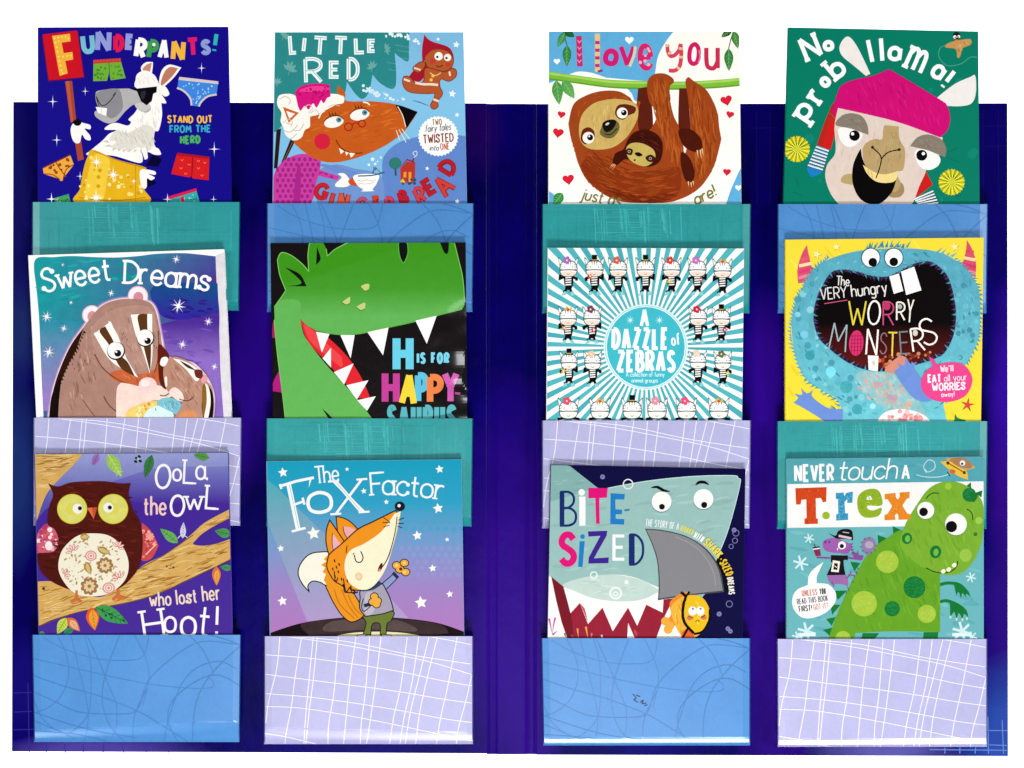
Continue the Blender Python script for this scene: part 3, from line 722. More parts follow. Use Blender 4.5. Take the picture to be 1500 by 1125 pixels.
for ch, x0, y0, x1, y1, c, wd, ro in (('U', 445, 122, 522, 222, '#76bcd0', 27, -6), ('N', 524, 102, 612, 200, '#8f9cd8', 27, 2), ('D', 622, 110, 684, 212, '#e0184c', 27, 0), ('E', 688, 110, 738, 200, '#8f9cd8', 25, 4),
                                      ('R', 740, 132, 808, 236, '#fdfbf6', 27, 8), ('P', 808, 140, 872, 240, '#3f9a4c', 27, 6), ('A', 868, 146, 930, 240, '#fdfbf6', 24, 4), ('N', 940, 155, 1018, 250, '#f4b63c', 26, 4),
                                      ('T', 1022, 130, 1096, 226, '#e0186a', 24, -4), ('S', 1100, 140, 1160, 228, '#8c9cd6', 24, 2), ('!', 1165, 112, 1200, 205, '#2cb3b4', 22, 8)):
    A.G(ch, x0, y0, x1, y1, c, wd, ro)
A.E('#fff', 845, 170, 9)
A.part('subtitle')
A.T('STAND OUT', 918, 1168, 598, 36, '#f6bc34', 11, gap=2.6, jit=2); A.T('FROM THE', 930, 1158, 652, 36, '#37a9c4', 11, gap=2.6, jit=2); A.T('HERD', 988, 1102, 712, 38, '#4cae54', 11, gap=2.6, jit=2)
b.finish()

# --- 2: wolf in a bonnet and gingerbread runner ------------------------------------------
b = Book(0, 1, [(403, 47), (679, 47), (684, 298), (400, 298)], 'picture book in teal and light blue with an orange wolf in a pink bonnet', [(60, '#7cb8dc'), (500, '#84c4e8'), (1040, '#78b6e0')], '#7fbbe0')
A = b.art; A.mot = .08
A.P('#2b8888', '80,60! 842,60! 840,200 835,262 790,240 762,215! 770,330 765,400 735,412 680,380 640,335! 620,430 585,468 545,440 500,375! 490,430 470,470 400,480 250,480 120,640 80,640!')
A.P('#5f86c8', '690,900 700,790 780,710 920,670 1040,660 1200,680! 1200,1100! 640,1100! 640,960'); A.P('#6f92cc', '350,1100! 320,900 420,830 540,850 690,900 700,1100!')
for x, y, s, r in ((185, 295, 44, 20), (640, 285, 34, -20), (712, 185, 30, 70), (150, 112, 34, 40), (118, 372, 28, 0)):
    for k in range(5): a = math.radians(r + k*36 - 72); A.leaf('#6aa9a4', x, y + s*.4, x + s*math.sin(a), y + s*.4 - s*1.3*math.cos(a), s*.2)
    A.L('#6aa9a4', 4, [(x, y + s*.4), (x - s*.2, y + s)], False)
for s in ('764,172 880,192', '770,200 905,222', '760,236 880,258', '720,268 800,280', '728,306 800,318', '740,400 820,412', '742,420 800,430'): A.L('#c9e6f2', 5, s, False, 'b')
A.dots(['#e8f6fc'], '700,100 820,110 910,150 900,165 800,140 700,125', 26, 4, 9); A.dots(['#d8eefa'], '590,395 660,420 800,465 810,480 720,470 600,430', 34, 4, 9)
for x, y, r in ((1000, 140, 11), (1100, 170, 20), (1078, 440, 22), (1104, 556, 14), (1105, 1032, 14), (940, 850, 12), (640, 800, 14), (685, 790, 8), (655, 825, 10), (620, 830, 10), (668, 812, 6)): A.star('#eef8fe', x, y, r, 8)
A.P('#2a1512', '112,640 138,630 118,850 98,850', False); A.P('#2a1512', '190,690 212,705 150,830 128,845', False); A.L('#7a4a34', 5, '200,705 140,836', False)
A.part('wolf_picture')
A.P('#c83c9c', '95,900 150,810 250,770 340,790 356,830 330,930 290,1045 95,1045'); A.mot = .04
for j in range(9):
    for i in range(9):
        x, y = 118 + i*30 + (j % 2)*15, 800 + j*29
        if x < 350 - (y-800)*.22 and not (x < 160 and y < 830): A.E('#9c2480', x, y, 9, 11)
A.P('#a82488', '225,850 245,850 240,1045 205,1045'); A.P('#c83c9c', '340,855 460,895 445,915 340,890', False); A.dots(['#9c2480'], '350,866 440,895 436,906 350,884', 8, 4, 6, False)
A.P('#6a8aca', '350,830 420,835 560,880 540,900 470,885', True)
A.mot = .14
A.P('#c65a1c', '440,470 448,400 460,398! 490,440 500,480 640,482 775,500 888,540! 850,600 800,660 700,730 560,790 430,818 330,800 240,740 205,690 240,600 300,540 380,500')
A.fur(['#dd7224', '#c0540f'], '260,600 500,500 780,520 800,620 560,770 380,790 260,720', 60, 60, -12, 6)
A.mot = .03
A.P('#0c080c', '772,502 888,540! 850,595 825,625 800,560'); A.L('#f6e4d0', 5, '778,510 805,560 822,622')
A.P('#fbf6ec', '116,480 130,448 180,440 215,450 240,480 290,510 340,540 300,560 296,620 268,640 250,680 210,696 165,670 150,625 135,590 140,545 120,510')
for s in ('130,470 160,455 190,475 180,500', '150,640 190,650 230,610', '200,640 240,640 262,605', '165,600 200,610', '190,690 225,660'): A.L('#c9c2bc', 5, s)
A.P('#fbf6ec', '300,530 350,500 470,450 480,490 430,500 370,520 350,550 310,560'); A.P('#d0621c', '148,512 236,545 180,600', False); A.P('#fdf9f2', '166,535 215,550 184,578', False)
A.P('#fbf6ec', '236,470 420,440 482,466 430,505 300,565 236,540')
A.P('#d8147c', '214,432! 250,398 330,384 404,390! 410,455! 300,500 232,515!')
for s in ('395,440 372,492 352,446', '362,450 332,516 312,456', '320,455 288,528 268,462', '280,470 244,534 232,474'): A.P('#d8147c', s, True); A.P('#ee3c96', '235,425 300,400 390,402 395,425 300,430')
A.dots(['#b00c64', '#c4106c'], '230,430 390,400 395,440 300,470', 26, 4, 7)
for c, x, y in (((0), 428, 596), (1, 570, 556)):
    A.E('#f9f4ea', x, y, 54, 30, -12); A.L('#70300c', 5, [(x-55, y-4), (x-20, y-32), (x+25, y-36), (x+52, y-16)])
    A.E('#5b93a8', x+27, y-12, 15); A.E('#1c2c34', x+29, y-13, 6)
    for k in range(3): A.L('#3c1408', 6, [(x-20+k*16, y-36), (x-30+k*16, y-62)], False, 'e')
for s in ('262,520 290,500 310,520 290,545', '300,548 330,530 350,560', '395,512 430,500 460,508', '150,600 175,580 200,596 190,620'): A.L('#cfc8c0', 4, s)
A.L('#f6efe2', 8, '345,575 360,545 378,535'); A.L('#f6efe2', 8, '588,486 610,490 625,502')
A.ring('#a81c1c', 508, 622, 21, 6); A.ring('#a81c1c', 582, 604, 19, 6); A.L('#a81c1c', 6, '528,612 545,600 562,604'); A.E('#d4203c', 364, 702, 44, 44); A.L('#7a2c0c', 6, '440,694 465,735 520,765 585,765')
A.P('#fdf8ee', '456,738 484,756 466,772', False); A.P('#fdf8ee', '490,757 510,764 496,780', False); A.P('#fdf8ee', '512,764 545,768 522,792', False); A.L('#b0561c', 4, '630,590 665,565 690,570')
for s in ('770,640 790,695', '785,636 825,708', '800,632 845,690'): A.L('#f2ead8', 4, s, False)
A.L('#7a5a5a', 4, '660,860 645,850 655,845 690,880'); A.P('#fbf6ec', '436,935 470,900 450,880 485,878 510,905 520,930 500,950 445,952'); A.P('#d24c28', '508,916 550,900 556,945 520,940')
A.P('#fdfbf6', '540,888 668,884 664,930 640,966 650,974 580,976 588,966 555,940'); A.L('#2c5f74', 7, '560,892 640,888 705,872'); A.L('#e08c8c', 3, '552,912 580,920 610,912 640,920 660,910'); A.L('#e0a08c', 3, '560,930 600,936 650,928'); A.L('#2c5f74', 5, '640,880 650,856 664,850')
A.part('gingerbread_runner_picture')
A.P('#a8162c', '924,116! 960,150 1050,180 1080,215 1084,260 1040,220 985,210 930,240 915,260 912,200'); A.P('#a8162c', '930,280 950,300 905,370 860,370 800,385! 835,350 870,310')
A.PL('#b4562c', '#7c2f16', 4, '935,280 930,225 985,195 1050,205 1084,250 1070,300 1020,318 970,312'); A.P('#a8162c', '924,116! 960,150 1050,182 1082,222 1040,198 985,192 935,230 920,270 912,200')
A.PL('#b4562c', '#7c2f16', 4, '930,300 1000,312 1040,320 1070,300 1098,310 1098,345 1060,372 1015,360 1010,400 1025,440 1000,480 1000,510 975,526 958,505 975,470 980,440 940,440 860,435 820,415 805,375 815,345 850,352 880,385 920,370')
A.PL('#b4562c', '#7c2f16', 4, '905,265 930,275 915,310 885,325 862,300')
A.E('#fdf8ee', 1003, 234, 23); A.E('#fdf8ee', 1052, 241, 20); A.E('#2a1208', 996, 238, 7); A.E('#2a1208', 1046, 244, 7); A.L('#5a1c10', 4, '990,285 1005,294 1025,284'); A.E('#c43c2c', 970, 262, 15); A.E('#c43c2c', 1056, 280, 13)
A.L('#f4dccc', 13, '875,380 920,388 960,388 1000,392'); A.L('#f0cfc0', 10, '868,298 905,310', False); A.L('#f4dccc', 11, '812,360 846,372', False); A.L('#f4dccc', 11, '974,470 1004,482', False); A.L('#f4dccc', 10, '1062,318 1066,342', False)
A.L('#f4c890', 5, '955,325 985,340 1015,325'); A.E('#f2c440', 972, 342, 9); A.E('#f2c440', 962, 364, 9); A.L('#5a7fa8', 5, '860,478 900,488 950,508', True, 'b')
A.part('house_picture')
A.E('#2f7a70', 764, 822, 34, 32); A.L('#2b5a50', 10, '765,850 768,890', False); A.P('#b8342c', '792,850 830,812 875,820 872,930 795,930', False); A.P('#8c2420', '786,852 830,806 876,822 868,812 830,798', False); A.L('#7c1c1c', 8, '860,812 866,795', False)
A.P('#e89a34', '810,872 826,868 826,900 810,900', False); A.P('#e89a34', '838,870 854,870 852,925 838,925', False); A.P('#d8c840', '790,925 806,905 822,928', False); A.dots(['#2f2c54', '#24506c'], '770,930 880,900 880,935 775,945', 7, 5, 9, False); A.L('#e4e4f0', 4, '868,790 884,775 880,755 862,765 872,780')
A.part('badge')
A.star('#fdfcf8', 1001, 673, 112, 0, 34, .93)
A.T('TWO', 968, 1022, 612, 30, '#a87c5c', 5, rot=-4); A.T('fairy tales', 928, 1072, 650, 36, '#4c4c58', 4, rot=-5, slant=.2); A.T('TWISTED', 918, 1088, 712, 44, '#8c4434', 7, rot=-4, serif=.7); A.T('into', 952, 1004, 752, 28, '#4c4c58', 4, rot=-2, slant=.2); A.T('ONE', 1012, 1064, 748, 34, '#c06040', 5, rot=-3)
A.part('title')
for ch, x0, y0, x1, y1, ro in (('L', 178, 122, 228, 226, -4), ('I', 252, 134, 276, 206, 6), ('T', 308, 122, 396, 224, 4), ('T', 422, 122, 508, 222, 3), ('L', 538, 136, 602, 224, -2), ('E', 610, 138, 662, 216, 0), ('R', 262, 238, 366, 376, -2), ('E', 400, 258, 464, 358, 0), ('D', 498, 238, 570, 372, 0)):
    A.G(ch, x0, y0, x1, y1, '#f4fbfa', 21, ro)
    A.G(ch, x0 + 8, y0 + 8, x1 - 8, y1 - 8, '#6fb0ac', 3.5, ro)
A.part('subtitle')
for ch, x0, y0, x1, y1, ro, c in (('G', 318, 925, 402, 1026, 22, '#c4202c'), ('I', 402, 985, 430, 1060, 16, '#c83c34'), ('N', 446, 990, 512, 1085, 12, '#d2553c'), ('G', 548, 1004, 618, 1090, 4, '#b84a68'), ('E', 640, 998, 690, 1080, -4, '#c83c34'), ('R', 706, 1000, 762, 1090, -8, '#c8405c'), ('B', 778, 965, 838, 1052, -16, '#b81c28'),
                                  ('R', 866, 945, 930, 1036, -24, '#c4404c'), ('E', 918, 898, 984, 1000, -32, '#b81c28'), ('A', 985, 892, 1076, 1000, -46, '#d03c34'), ('D', 1010, 790, 1096, 895, -58, '#b81c28')):
    A.G(ch, x0, y0, x1, y1, '#8c1420', 27, ro); A.G(ch, x0+3, y0+2, x1-3, y1-3, c, 19, ro)
b.finish()

# --- 3: sloths on a branch -----------------------------------------------------------
b = Book(0, 2, [(804, 46), (1083, 46), (1086, 298), (804, 298)], 'white and sky blue picture book with brown sloth and baby hanging from a branch', '#fdfbf2', '#f2efe8')
A = b.art; A.mot = .12
A.P('#5faedb', '100,60! 900,60! 840,110 770,220 748,330 740,370 480,352! 400,325 330,318 285,330! 170,380 100,380!'); A.P('#5faedb', '590,405! 700,390! 690,470 640,480 620,440')
A.P('#5faedb', '150,975 200,1000 245,1060! 150,1060!'); A.P('#5faedb', '1240,840 1180,930 1130,1070! 1260,1070!'); A.P('#5faedb', '1180,60! 1240,60! 1240,110!')
A.mot = .03
A.heart('#fdfdfc', 607, 145, 24); A.heart('#fdfdfc', 209, 262, 18); A.heart('#fdfdfc', 1206, 956, 18)
for x, y, r, o in ((1138, 474, 32, -14), (1158, 552, 22, 12), (232, 552, 22, 10), (214, 652, 30, 8), (270, 908, 32, -8), (1141, 868, 22, 5)): A.heart('#c8142c', x+2, y+2, r, o); A.heart('#dc2038', x, y-1, r*.85, o)
A.part('branch_picture'); A.mot = .15
A.L('#7fbc3c', 44, '150,338 320,362 500,385 700,392 900,395 1100,385 1240,372'); A.L('#a6d65c', 12, '150,326 320,350 500,374 700,380 900,384 1100,372 1240,360'); A.L('#5c9a2c', 8, '150,356 320,380 500,404 700,412 900,414 1100,404 1240,390')
A.part('leaf_picture'); A.L('#2c5a2a', 5, '242,90 258,150 270,190'); A.L('#2c5a2a', 5, '1180,90 1165,140 1150,200')
for c, x0, y0, x1, y1, wd in (('#4c9a48', 205, 365, 222, 500, 30), ('#57a650', 240, 365, 305, 466, 30), ('#3c8c4c', 255, 100, 212, 184, 20), ('#2f7f3c', 264, 172, 264, 292, 24), ('#1c5a2c', 250, 92, 306, 128, 20), ('#2f7f3c', 1152, 190, 1154, 316, 25), ('#3f7f34', 1180, 95, 1204, 192, 22), ('#1c4a22', 1170, 85, 1112, 130, 18), ('#2c8c3c', 240, 985, 190, 1050, 28)):
    A.leaf(c, x0, y0, x1, y1, wd, '#8cc87c' if c != '#1c5a2c' else '#3c7a44')
A.part('sloth_picture'); A.mot = .16
A.P('#5c1f10', '655,410! 720,400! 735,640 660,660 640,600'); A.P('#5c1f10', '880,410! 925,410! 940,650 880,650')      # far arms
A.P('#9e4319', '272,605! 300,500 370,450 460,425 550,428 612,462! 640,500 665,480 655,560 660,640 700,660 760,560 715,480 705,380 740,335 800,330 845,355 850,380 830,400 830,470 850,560 875,610! 905,740 900,820 940,640 930,470 915,380 930,350 960,370 1030,420 1075,500 1095,560! 1100,620 1112,690! 1095,760 1075,830 1045,890! 1000,950 930,1000 830,1035 700,1040 580,1035 500,1010 440,975 370,910 325,820 305,745! 285,680')
A.P('#8a3210', '340,850 400,780 520,830 700,870 860,840 890,880 880,980 800,1030 640,1036 500,1008 420,955')
A.fur(['#a84a1a', '#9c4216', '#863410'], '320,790 460,720 560,800 860,830 900,900 860,1010 640,1030 460,970', 150, 90, ('c', 690, 480), 8)
A.fur(['#b0521c', '#ba5a20', '#98401a'], '300,600 370,470 460,432 560,436 620,480 340,700', 44, 46, ('c', 480, 600), 7)
A.fur(['#b4561e', '#a84c18', '#8a3812', '#bc5e22'], '715,380 800,336 832,400 840,560 880,680 900,800 870,880 760,640 745,560', 90, 110, 83, 8)
A.fur(['#b4561e', '#a84c18', '#8a3812', '#bc5e22'], '930,370 1020,430 1080,540 1095,680 1060,840 990,930 920,930 960,760 945,520', 100, 110, 84, 8)
A.fur(['#6e260c'], '420,920 640,1000 860,980 840,1030 600,1034', 34, 80, 8, 7)
A.jag('#a8461a', '272,605 300,740 370,910 440,975 520,1012', 7, 14, 26); A.jag('#a8461a', '930,1000 1045,890 1095,760 1100,620 1075,500', 7, 14, 26); A.jag('#b04c18', '640,560 655,520 668,490', 8, 18, 16)
A.P('#4a160a', '880,640 950,640 1000,690 1005,740 970,760 920,740 890,700'); A.P('#4a160a', '895,760 940,800 965,870 950,930 915,915 890,830')
for s in ('980,750 985,796', '996,748 1002,800', '1006,742 1014,786', '930,922 934,952', '944,926 950,956', '956,920 960,946'): A.L('#f0c890', 8, s, False, 'e')
A.P('#cfae62', '330,640 345,560 400,500 470,475 560,470 640,495 655,560 620,640 570,700 500,740 400,745 345,710')
A.fur(['#dcc07c', '#c4a052'], '350,600 420,510 540,485 630,510 600,650 500,720 380,730', 46, 60, 95, 6)
A.P('#642410', '528,545 545,505 590,498 640,515 635,545 600,560 575,582 545,575'); A.P('#642410', '340,690 350,640 385,625 415,650 410,690 375,715 358,715')
for x, y, r in ((568, 546, 30), (382, 682, 32)): A.E('#fbf8f0', x, y, r); A.E('#120a08', x + r*.3, y - r*.05, r*.52); A.E('#fff', x + r*.14, y - r*.25, r*.16)
A.P('#6c6438', '445,650 470,600 520,582 552,610 545,650 510,684 465,678'); A.P('#14100c', '458,610 480,588 520,582 535,600 510,640 475,650'); A.E('#d8d4c8', 486, 606, 12, 6, -30); A.L('#1c140c', 5, '470,660 505,664 540,630')
A.part('baby_sloth_picture')
A.P('#40120a', '600,690 640,650 700,640 760,665 790,720 780,800 740,835 680,838 590,800 540,832 515,825 530,770 575,745'); A.fur(['#5c2012', '#2e0a06'], '620,680 700,650 770,690 770,790 620,690', 26, 34, 30, 6)
A.P('#c8b05c', '590,740 620,712 680,714 740,750 746,800 700,838 640,825 600,790'); A.P('#3a1a10', '585,760 600,740 625,748 620,775 598,775'); A.P('#3a1a10', '695,790 725,775 750,795 735,815 710,812')
A.E('#c8b8a0', 606, 758, 8); A.E('#0c0806', 606, 758, 5); A.E('#c8b8a0', 722, 796, 8); A.E('#0c0806', 722, 796, 5); A.P('#14100a', '636,766 660,762 680,778 660,785 645,780'); A.E('#4c3a20', 636, 805, 6)
for s in ('524,826 504,852', '516,826 498,848', '530,830 512,860'): A.L('#f0a878', 6, s, False, 'e')
A.part('title'); A.mot = .08
for ch, x0, y0, x1, y1, c, wd, ro, st in (('I', 315, 122, 350, 290, '#c8286c', 32, -2, '#e88cb4'), ('l', 415, 110, 448, 320, '#e6c48c', 28, 0, '#d8347c'), ('o', 462, 190, 550, 290, '#d41c74', 30, 8, 0), ('v', 548, 180, 645, 296, '#d41c74', 26, 0, 0), ('e', 652, 165, 738, 312, '#d8246c', 28, -4, '#f2b4c8'),
                                          ('o', 925, 156, 1000, 288, '#d41c64', 24, 4, 0), ('u', 1018, 186, 1104, 312, '#cc2c54', 24, 0, '#e07c90')):
    A.G(ch, x0, y0, x1, y1, c, wd, ro)
    if ch == 'l':
        for k in range(4): A.R('#c8287c', 419, 150 + k*42, 444, 168 + k*42)
        A.L('#8c2c74', 12, '434,318 460,312', False)
    if ch == 'I':
        for k in range(4): A.L(st, 6, [(322, 145 + k*36), (332, 160 + k*36), (344, 146 + k*36)], False)
    if ch == 'e': A.dots([st], '660,180 730,180 730,300 660,300', 8, 7, 10, False)
A.L('#d8405c', 21, '816,168 818,205 832,232 856,228 880,200 888,166'); A.L('#d8405c', 22, '888,166 892,225 884,285 858,312 824,312')
for x0, y0, x1, y1 in ((806, 178, 828, 172), (820, 222, 838, 210), (878, 190, 900, 194), (881, 238, 903, 240), (866, 290, 884, 306)): A.L('#e8c08c', 14, [(x0, y0), (x1, y1)], False)
A.L('#cfd8b4', 16, '608,290 632,230 640,180', True); A.L('#e07c9c', 8, '990,200 996,240 985,270')
A.part('subtitle')
A.T('just as', 338, 560, 1018, 62, '#7c7430', 8, rot=10, bend=-6, gap=2.6, slant=.15); A.T('are!', 968, 1102, 1050, 62, '#7c7430', 9, rot=-26, bend=-10, gap=2.6, slant=.15)
b.finish()

# --- 4: llama in a magenta hat --------------------------------------------------------
b = Book(0, 3, [(1155, 40), (1433, 46), (1435, 300), (1148, 300)], 'green picture book with a big llama face under a magenta knitted hat', '#067a62', '#0a6a56')
A = b.art; A.mot = .05
A.L('#5aa890', 3, '980,172 945,190 940,240 985,285 1060,275 1110,240 1150,240'); A.dots(['#0c846c', '#067458'], '120,620 1150,300 1150,1040 120,1040', 40, 10, 26, False)
for s in ('140,980 190,1000', '960,770 1040,740', '985,790 1060,820', '150,900 170,960'): A.L('#0c6652', 4, s, False)
A.part('llama_picture'); A.mot = .1
A.P('#efe9e4', '392,190 410,145 442,126 480,165 520,240 562,330! 538,342! 470,285 410,235'); A.P('#efe9e4', '920,468! 1020,390 1110,348 1138,342 1142,430 1120,490 1060,508 970,506!')
A.P('#b4261c', '360,490 385,540! 340,750! 268,720! 310,600'); A.P('#d01c1c', '375,520 395,545! 345,745! 300,735! 330,620'); A.P('#c81c1c', '860,850! 905,940! 800,1020! 830,920'); A.L('#0a6a56', 4, '340,545 380,590', False)
A.P('#deccc0', '385,515! 700,590 960,680! 940,780 880,830 862,880 830,950 800,1030 770,1060! 400,1060! 345,990 315,900 325,830 370,760 365,620'); A.fur(['#e6d8ce', '#d2beb0'], '400,560 900,690 850,860 780,1020 420,1020 340,900', 60, 60, 88, 6)
A.P('#b8a06c', '400,920 415,888 460,880 500,900 500,940 430,935'); A.P('#a0865c', '665,1000 690,930 735,930 748,975 720,1008'); 
A.P('#b89c6a', '640,612! 718,620! 722,690 750,740 752,800 740,860 700,870 730,935 690,980 620,900 545,850 520,780 530,720 580,690 625,690 632,640'); A.fur(['#c6ac7c', '#a88c5a'], '560,710 700,640 740,800 640,880 540,800', 50, 40, 90, 5)
A.P('#060404', '510,742! 520,800 560,880 620,920 680,928 706,905! 680,980 620,1040 560,1046 500,1010 465,930 466,840 490,775'); A.P('#eed68c', '520,830! 580,868 640,882 714,865! 700,915 650,930 590,920 545,880'); A.L('#b89a54', 3, '568,870 574,906', False); A.L('#b89a54', 3, '548,852 556,888', False)
A.L('#1c140c', 6, '572,735 610,770 622,798 612,850 592,905'); A.L('#1c140c', 6, '622,798 660,762 722,747'); A.E('#1c140c', 574, 735, 8); A.E('#1c140c', 720, 747, 8)
A.P('#f8f4f0', '384,640 420,625 500,650 520,670 490,715 440,732 400,700'); A.P('#f8f4f0', '808,755 860,745 940,785 938,830 890,858 840,845 812,800')
A.E('#0a0808', 475, 670, 29); A.E('#fff', 464, 660, 9); A.E('#0a0808', 844, 778, 30); A.E('#fff', 853, 769, 9)
A.P('#857a6c', '372,612 400,565 450,548 510,560 545,610 552,666! 460,632'); A.P('#857a6c', '780,728! 820,680 880,664 950,690 978,740 972,788! 880,752'); A.fur(['#978c7e', '#766c5e'], '390,605 450,560 530,600 530,640', 16, 26, 20, 4); A.fur(['#978c7e', '#766c5e'], '810,715 870,675 960,720 950,765', 16, 26, 20, 4)
A.part('hat_picture'); A.mot = .06
A.P('#ce0c72', '660,306! 700,325 940,470 985,510 1000,580 985,640 945,680! 700,592 385,518! 350,560 380,440 410,390 480,362 580,340'); A.fur(['#d81c80', '#c00868'], '420,410 640,340 940,500 940,640 420,500', 70, 60, 70, 6)
for (x0, y0, x1, y1), n in (((268, 728, 218, 850), 9), ((345, 752, 296, 866), 0)):
    if n:
        A.P('#4b98c4', '266,724 336,748 298,868 215,842', False)
        for k in range(7): t = k/7 + .06; A.L('#e8ecec', 8, [(266 + (215-266)*t, 724 + (842-724)*t), (336 + (298-336)*t, 748 + (868-748)*t)], False); A.L('#1c2c34', 4, [(266 + (215-266)*t - 1, 724 + (842-724)*t + 7), (336 + (298-336)*t - 1, 748 + (868-748)*t + 7)], False)
A.P('#1c7cc0', '215,842 298,868 270,885 235,895')
A.P('#2c6a6c', '800,1015 906,966 940,1050 830,1060', False)
for k in range(5): t = k/5 + .05; A.L('#e8ecec', 8, [(800 + 34*t, 1018 + 40*t), (906 + 34*t, 970 + 80*t)], False); A.L('#1c2c34', 3, [(802 + 34*t, 1025 + 40*t), (908 + 34*t, 977 + 80*t)], False)
for x, y in ((158, 744), (1008, 926)):
    A.star('#d4cc20', x, y, 74, 0, 26, .9)
    for k in range(30): a = k*2*math.pi/30; A.L('#f4f050' if k % 2 else '#5a7a20', 5 if k % 2 else 3, [(x + 14*math.cos(a), y + 14*math.sin(a)), (x + 70*math.cos(a), y + 70*math.sin(a))], False)
A.part('bird_picture')
A.P('#c89454', '985,165 1030,150 1110,140 1112,170 1070,190 1055,235 1040,240 1030,195 975,185'); A.fur(['#e0b478', '#9c6c34'], '995,168 1100,150 1090,180 1045,225 1030,190', 16, 22, 40, 5); A.E('#1c1c1c', 1036, 122, 22); A.E('#fff', 1026, 128, 9); A.E('#fff', 1048, 126, 8); A.E('#0a0808', 1028, 130, 4); A.E('#0a0808', 1046, 128, 4); A.P('#e87c2c', '1024,142 1046,142 1034,156', False)
A.part('title'); A.mot = .03
for ch, x0, y0, x1, y1, ro in (('N', 172, 118, 292, 250, -22), ('o', 292, 138, 372, 214, -10), ('p', 158, 488, 268, 606, -56), ('r', 226, 412, 306, 496, -56), ('o', 276, 336, 352, 414, -46), ('b', 318, 232, 424, 366, -40), ('l', 530, 138, 592, 272, -12), ('l', 592, 130, 656, 264, -4), ('a', 648, 170, 744, 268, 8), ('m', 752, 192, 880, 318, 24), ('a', 888, 270, 980, 370, 36), ('!', 940, 300, 1040, 420, 38)):
    A.G(ch, x0 + 8, y0 + 6, x1 - 8, y1 - 6, '#fdfdfb', 23, ro, serif=1.5 if ch in 'lprbm' else 0 if ch != 'N' else 1.2)
b.finish()

# --- 5: badgers under the stars ---------------------------------------------------------
b = Book(1, 0, [(42, 374), (328, 365), (339, 612), (54, 612)], 'white bordered picture book with big brown badger hugging a cub under a starry sky', '#fdfcf8', '#f4f2ee', .006)
A = b.art; A.mot = .2
A.P('#e0dce0', '1180,150 1235,125 1280,1040 1225,1040', False)
O = '192,172 300,156 400,150 520,156 640,158 760,150 860,138 1000,134 1100,142 1184,152! 1190,300 1205,460 1204,600 1212,800 1230,1060! 240,1060! 228,800 215,500 200,330!'
A.P(('#149a9e', '#4a2a92', 420, 160, 900, 620), O)
A.P(('#4c2a94', '#8c6ac0', 0, 520, 0, 720), '900,520 1202,470! 1206,620 1212,800 1230,1060! 820,1060! 820,620'); A.P(('#2c8ca4', '#9a7cc4', 0, 520, 0, 960), '218,520! 330,500 480,540 470,700 330,1000! 238,1000! 230,800')
A.P(('#134a86', '#30259a', 0, 320, 0, 480), '830,330 1000,300 1195,300! 1202,460! 1000,500 880,470')
A.fur(['#6a4cae', '#5f42a8', '#7454b4'], '880,560 1160,545 1160,740 960,700', 20, 60, 4, 12); A.fur(['#321a84', '#28167a'], '890,400 1150,340 1150,480 900,490', 18, 70, 6, 12); A.fur(['#22a0a4', '#128c94'], '220,200 800,180 640,330 230,420', 30, 90, -6, 16)
for x, y, r in ((256, 484, 36), (268, 678, 40), (350, 548, 26), (610, 354, 24), (968, 168, 28), (980, 424, 46), (1144, 510, 28), (1002, 636, 30), (1178, 758, 24), (345, 198, 13), (390, 406, 15)):
    A.spark('#e6dcf4', x, y, r, 8, .16, 10); A.spark('#fff', x, y, r*.85, 4, .14, 20); A.E('#fff', x, y, r*.22)
A.part('badger_picture'); A.mot = .22
GL = ('#a684c0', '#cba6cc', '#f4dfe4')
body = '268,1060! 290,900 330,770 390,640 460,540 540,440 610,400 700,385 800,395 850,440 880,560 900,680 1000,1060!'
for k, wd in enumerate((26, 16, 8)):
    q = spline(pts('268,1050 290,900 330,770 390,640 460,540 540,440 610,400 700,385 800,395 852,440 878,560 900,680'), False); A.stroke(q, GL[k], wd)
for x, y, r in ((505, 474, 48), (758, 370, 50)):
    A.E('#e8b8cc', x, y, r + 6); A.E('#fbeef0', x, y, r); A.E('#d88c9c', x+2, y+8, r*.55, r*.62)
A.P('#a98072', body)
A.P('#2a1208', '460,545! 420,660 370,760 330,870 318,1060! 268,1060! 290,900 330,770 390,640'); A.jag('#2a1208', '300,1040 312,900 360,770 420,660 460,560', 8, -16, 12)
A.P('#120806', '268,1060! 282,930 312,850 335,830 325,940 318,1060!')
A.fur(['#b88e80', '#98705f', '#c49c8e', '#8c6656'], '480,560 600,430 760,400 840,450 860,640 620,740 420,1000 360,960', 120, 60, 75, 9)
A.P('#b48a7c', '500,560 560,480 660,430 790,420 850,460! 868,600 868,780 820,850 740,860 640,830 560,760 520,660'); A.fur(['#c0988a', '#a27868'], '520,580 600,480 780,430 850,480 850,700 700,830 580,740', 60, 60, 70, 8)
A.P('#c86238', '600,800 700,770 760,800 850,770 870,640 905,660 925,720 880,800 860,860 770,866 690,862'); A.fur(['#d8764a', '#b4502c', '#c06a48'], '640,800 760,790 860,740 850,850 720,862', 28, 40, 60, 8)
A.L('#7a3c20', 5, '520,690 570,770 650,830 740,862 790,858'); A.L('#5c3424', 4, '870,560 872,640 868,720 850,790'); A.L('#6c3c34', 6, '570,920 600,970 660,1020'); A.L('#7c4c40', 5, '455,940 490,990 520,1030')
for x, y in ((440, 700), (470, 720), (430, 745), (460, 745), (480, 740), (400, 740), (410, 765), (435, 775), (680, 570), (690, 590), (672, 600), (700, 605), (860, 650), (850, 640)): A.L('#5c3c30', 5, [(x, y), (x - 4, y + 14)], False, 'e')
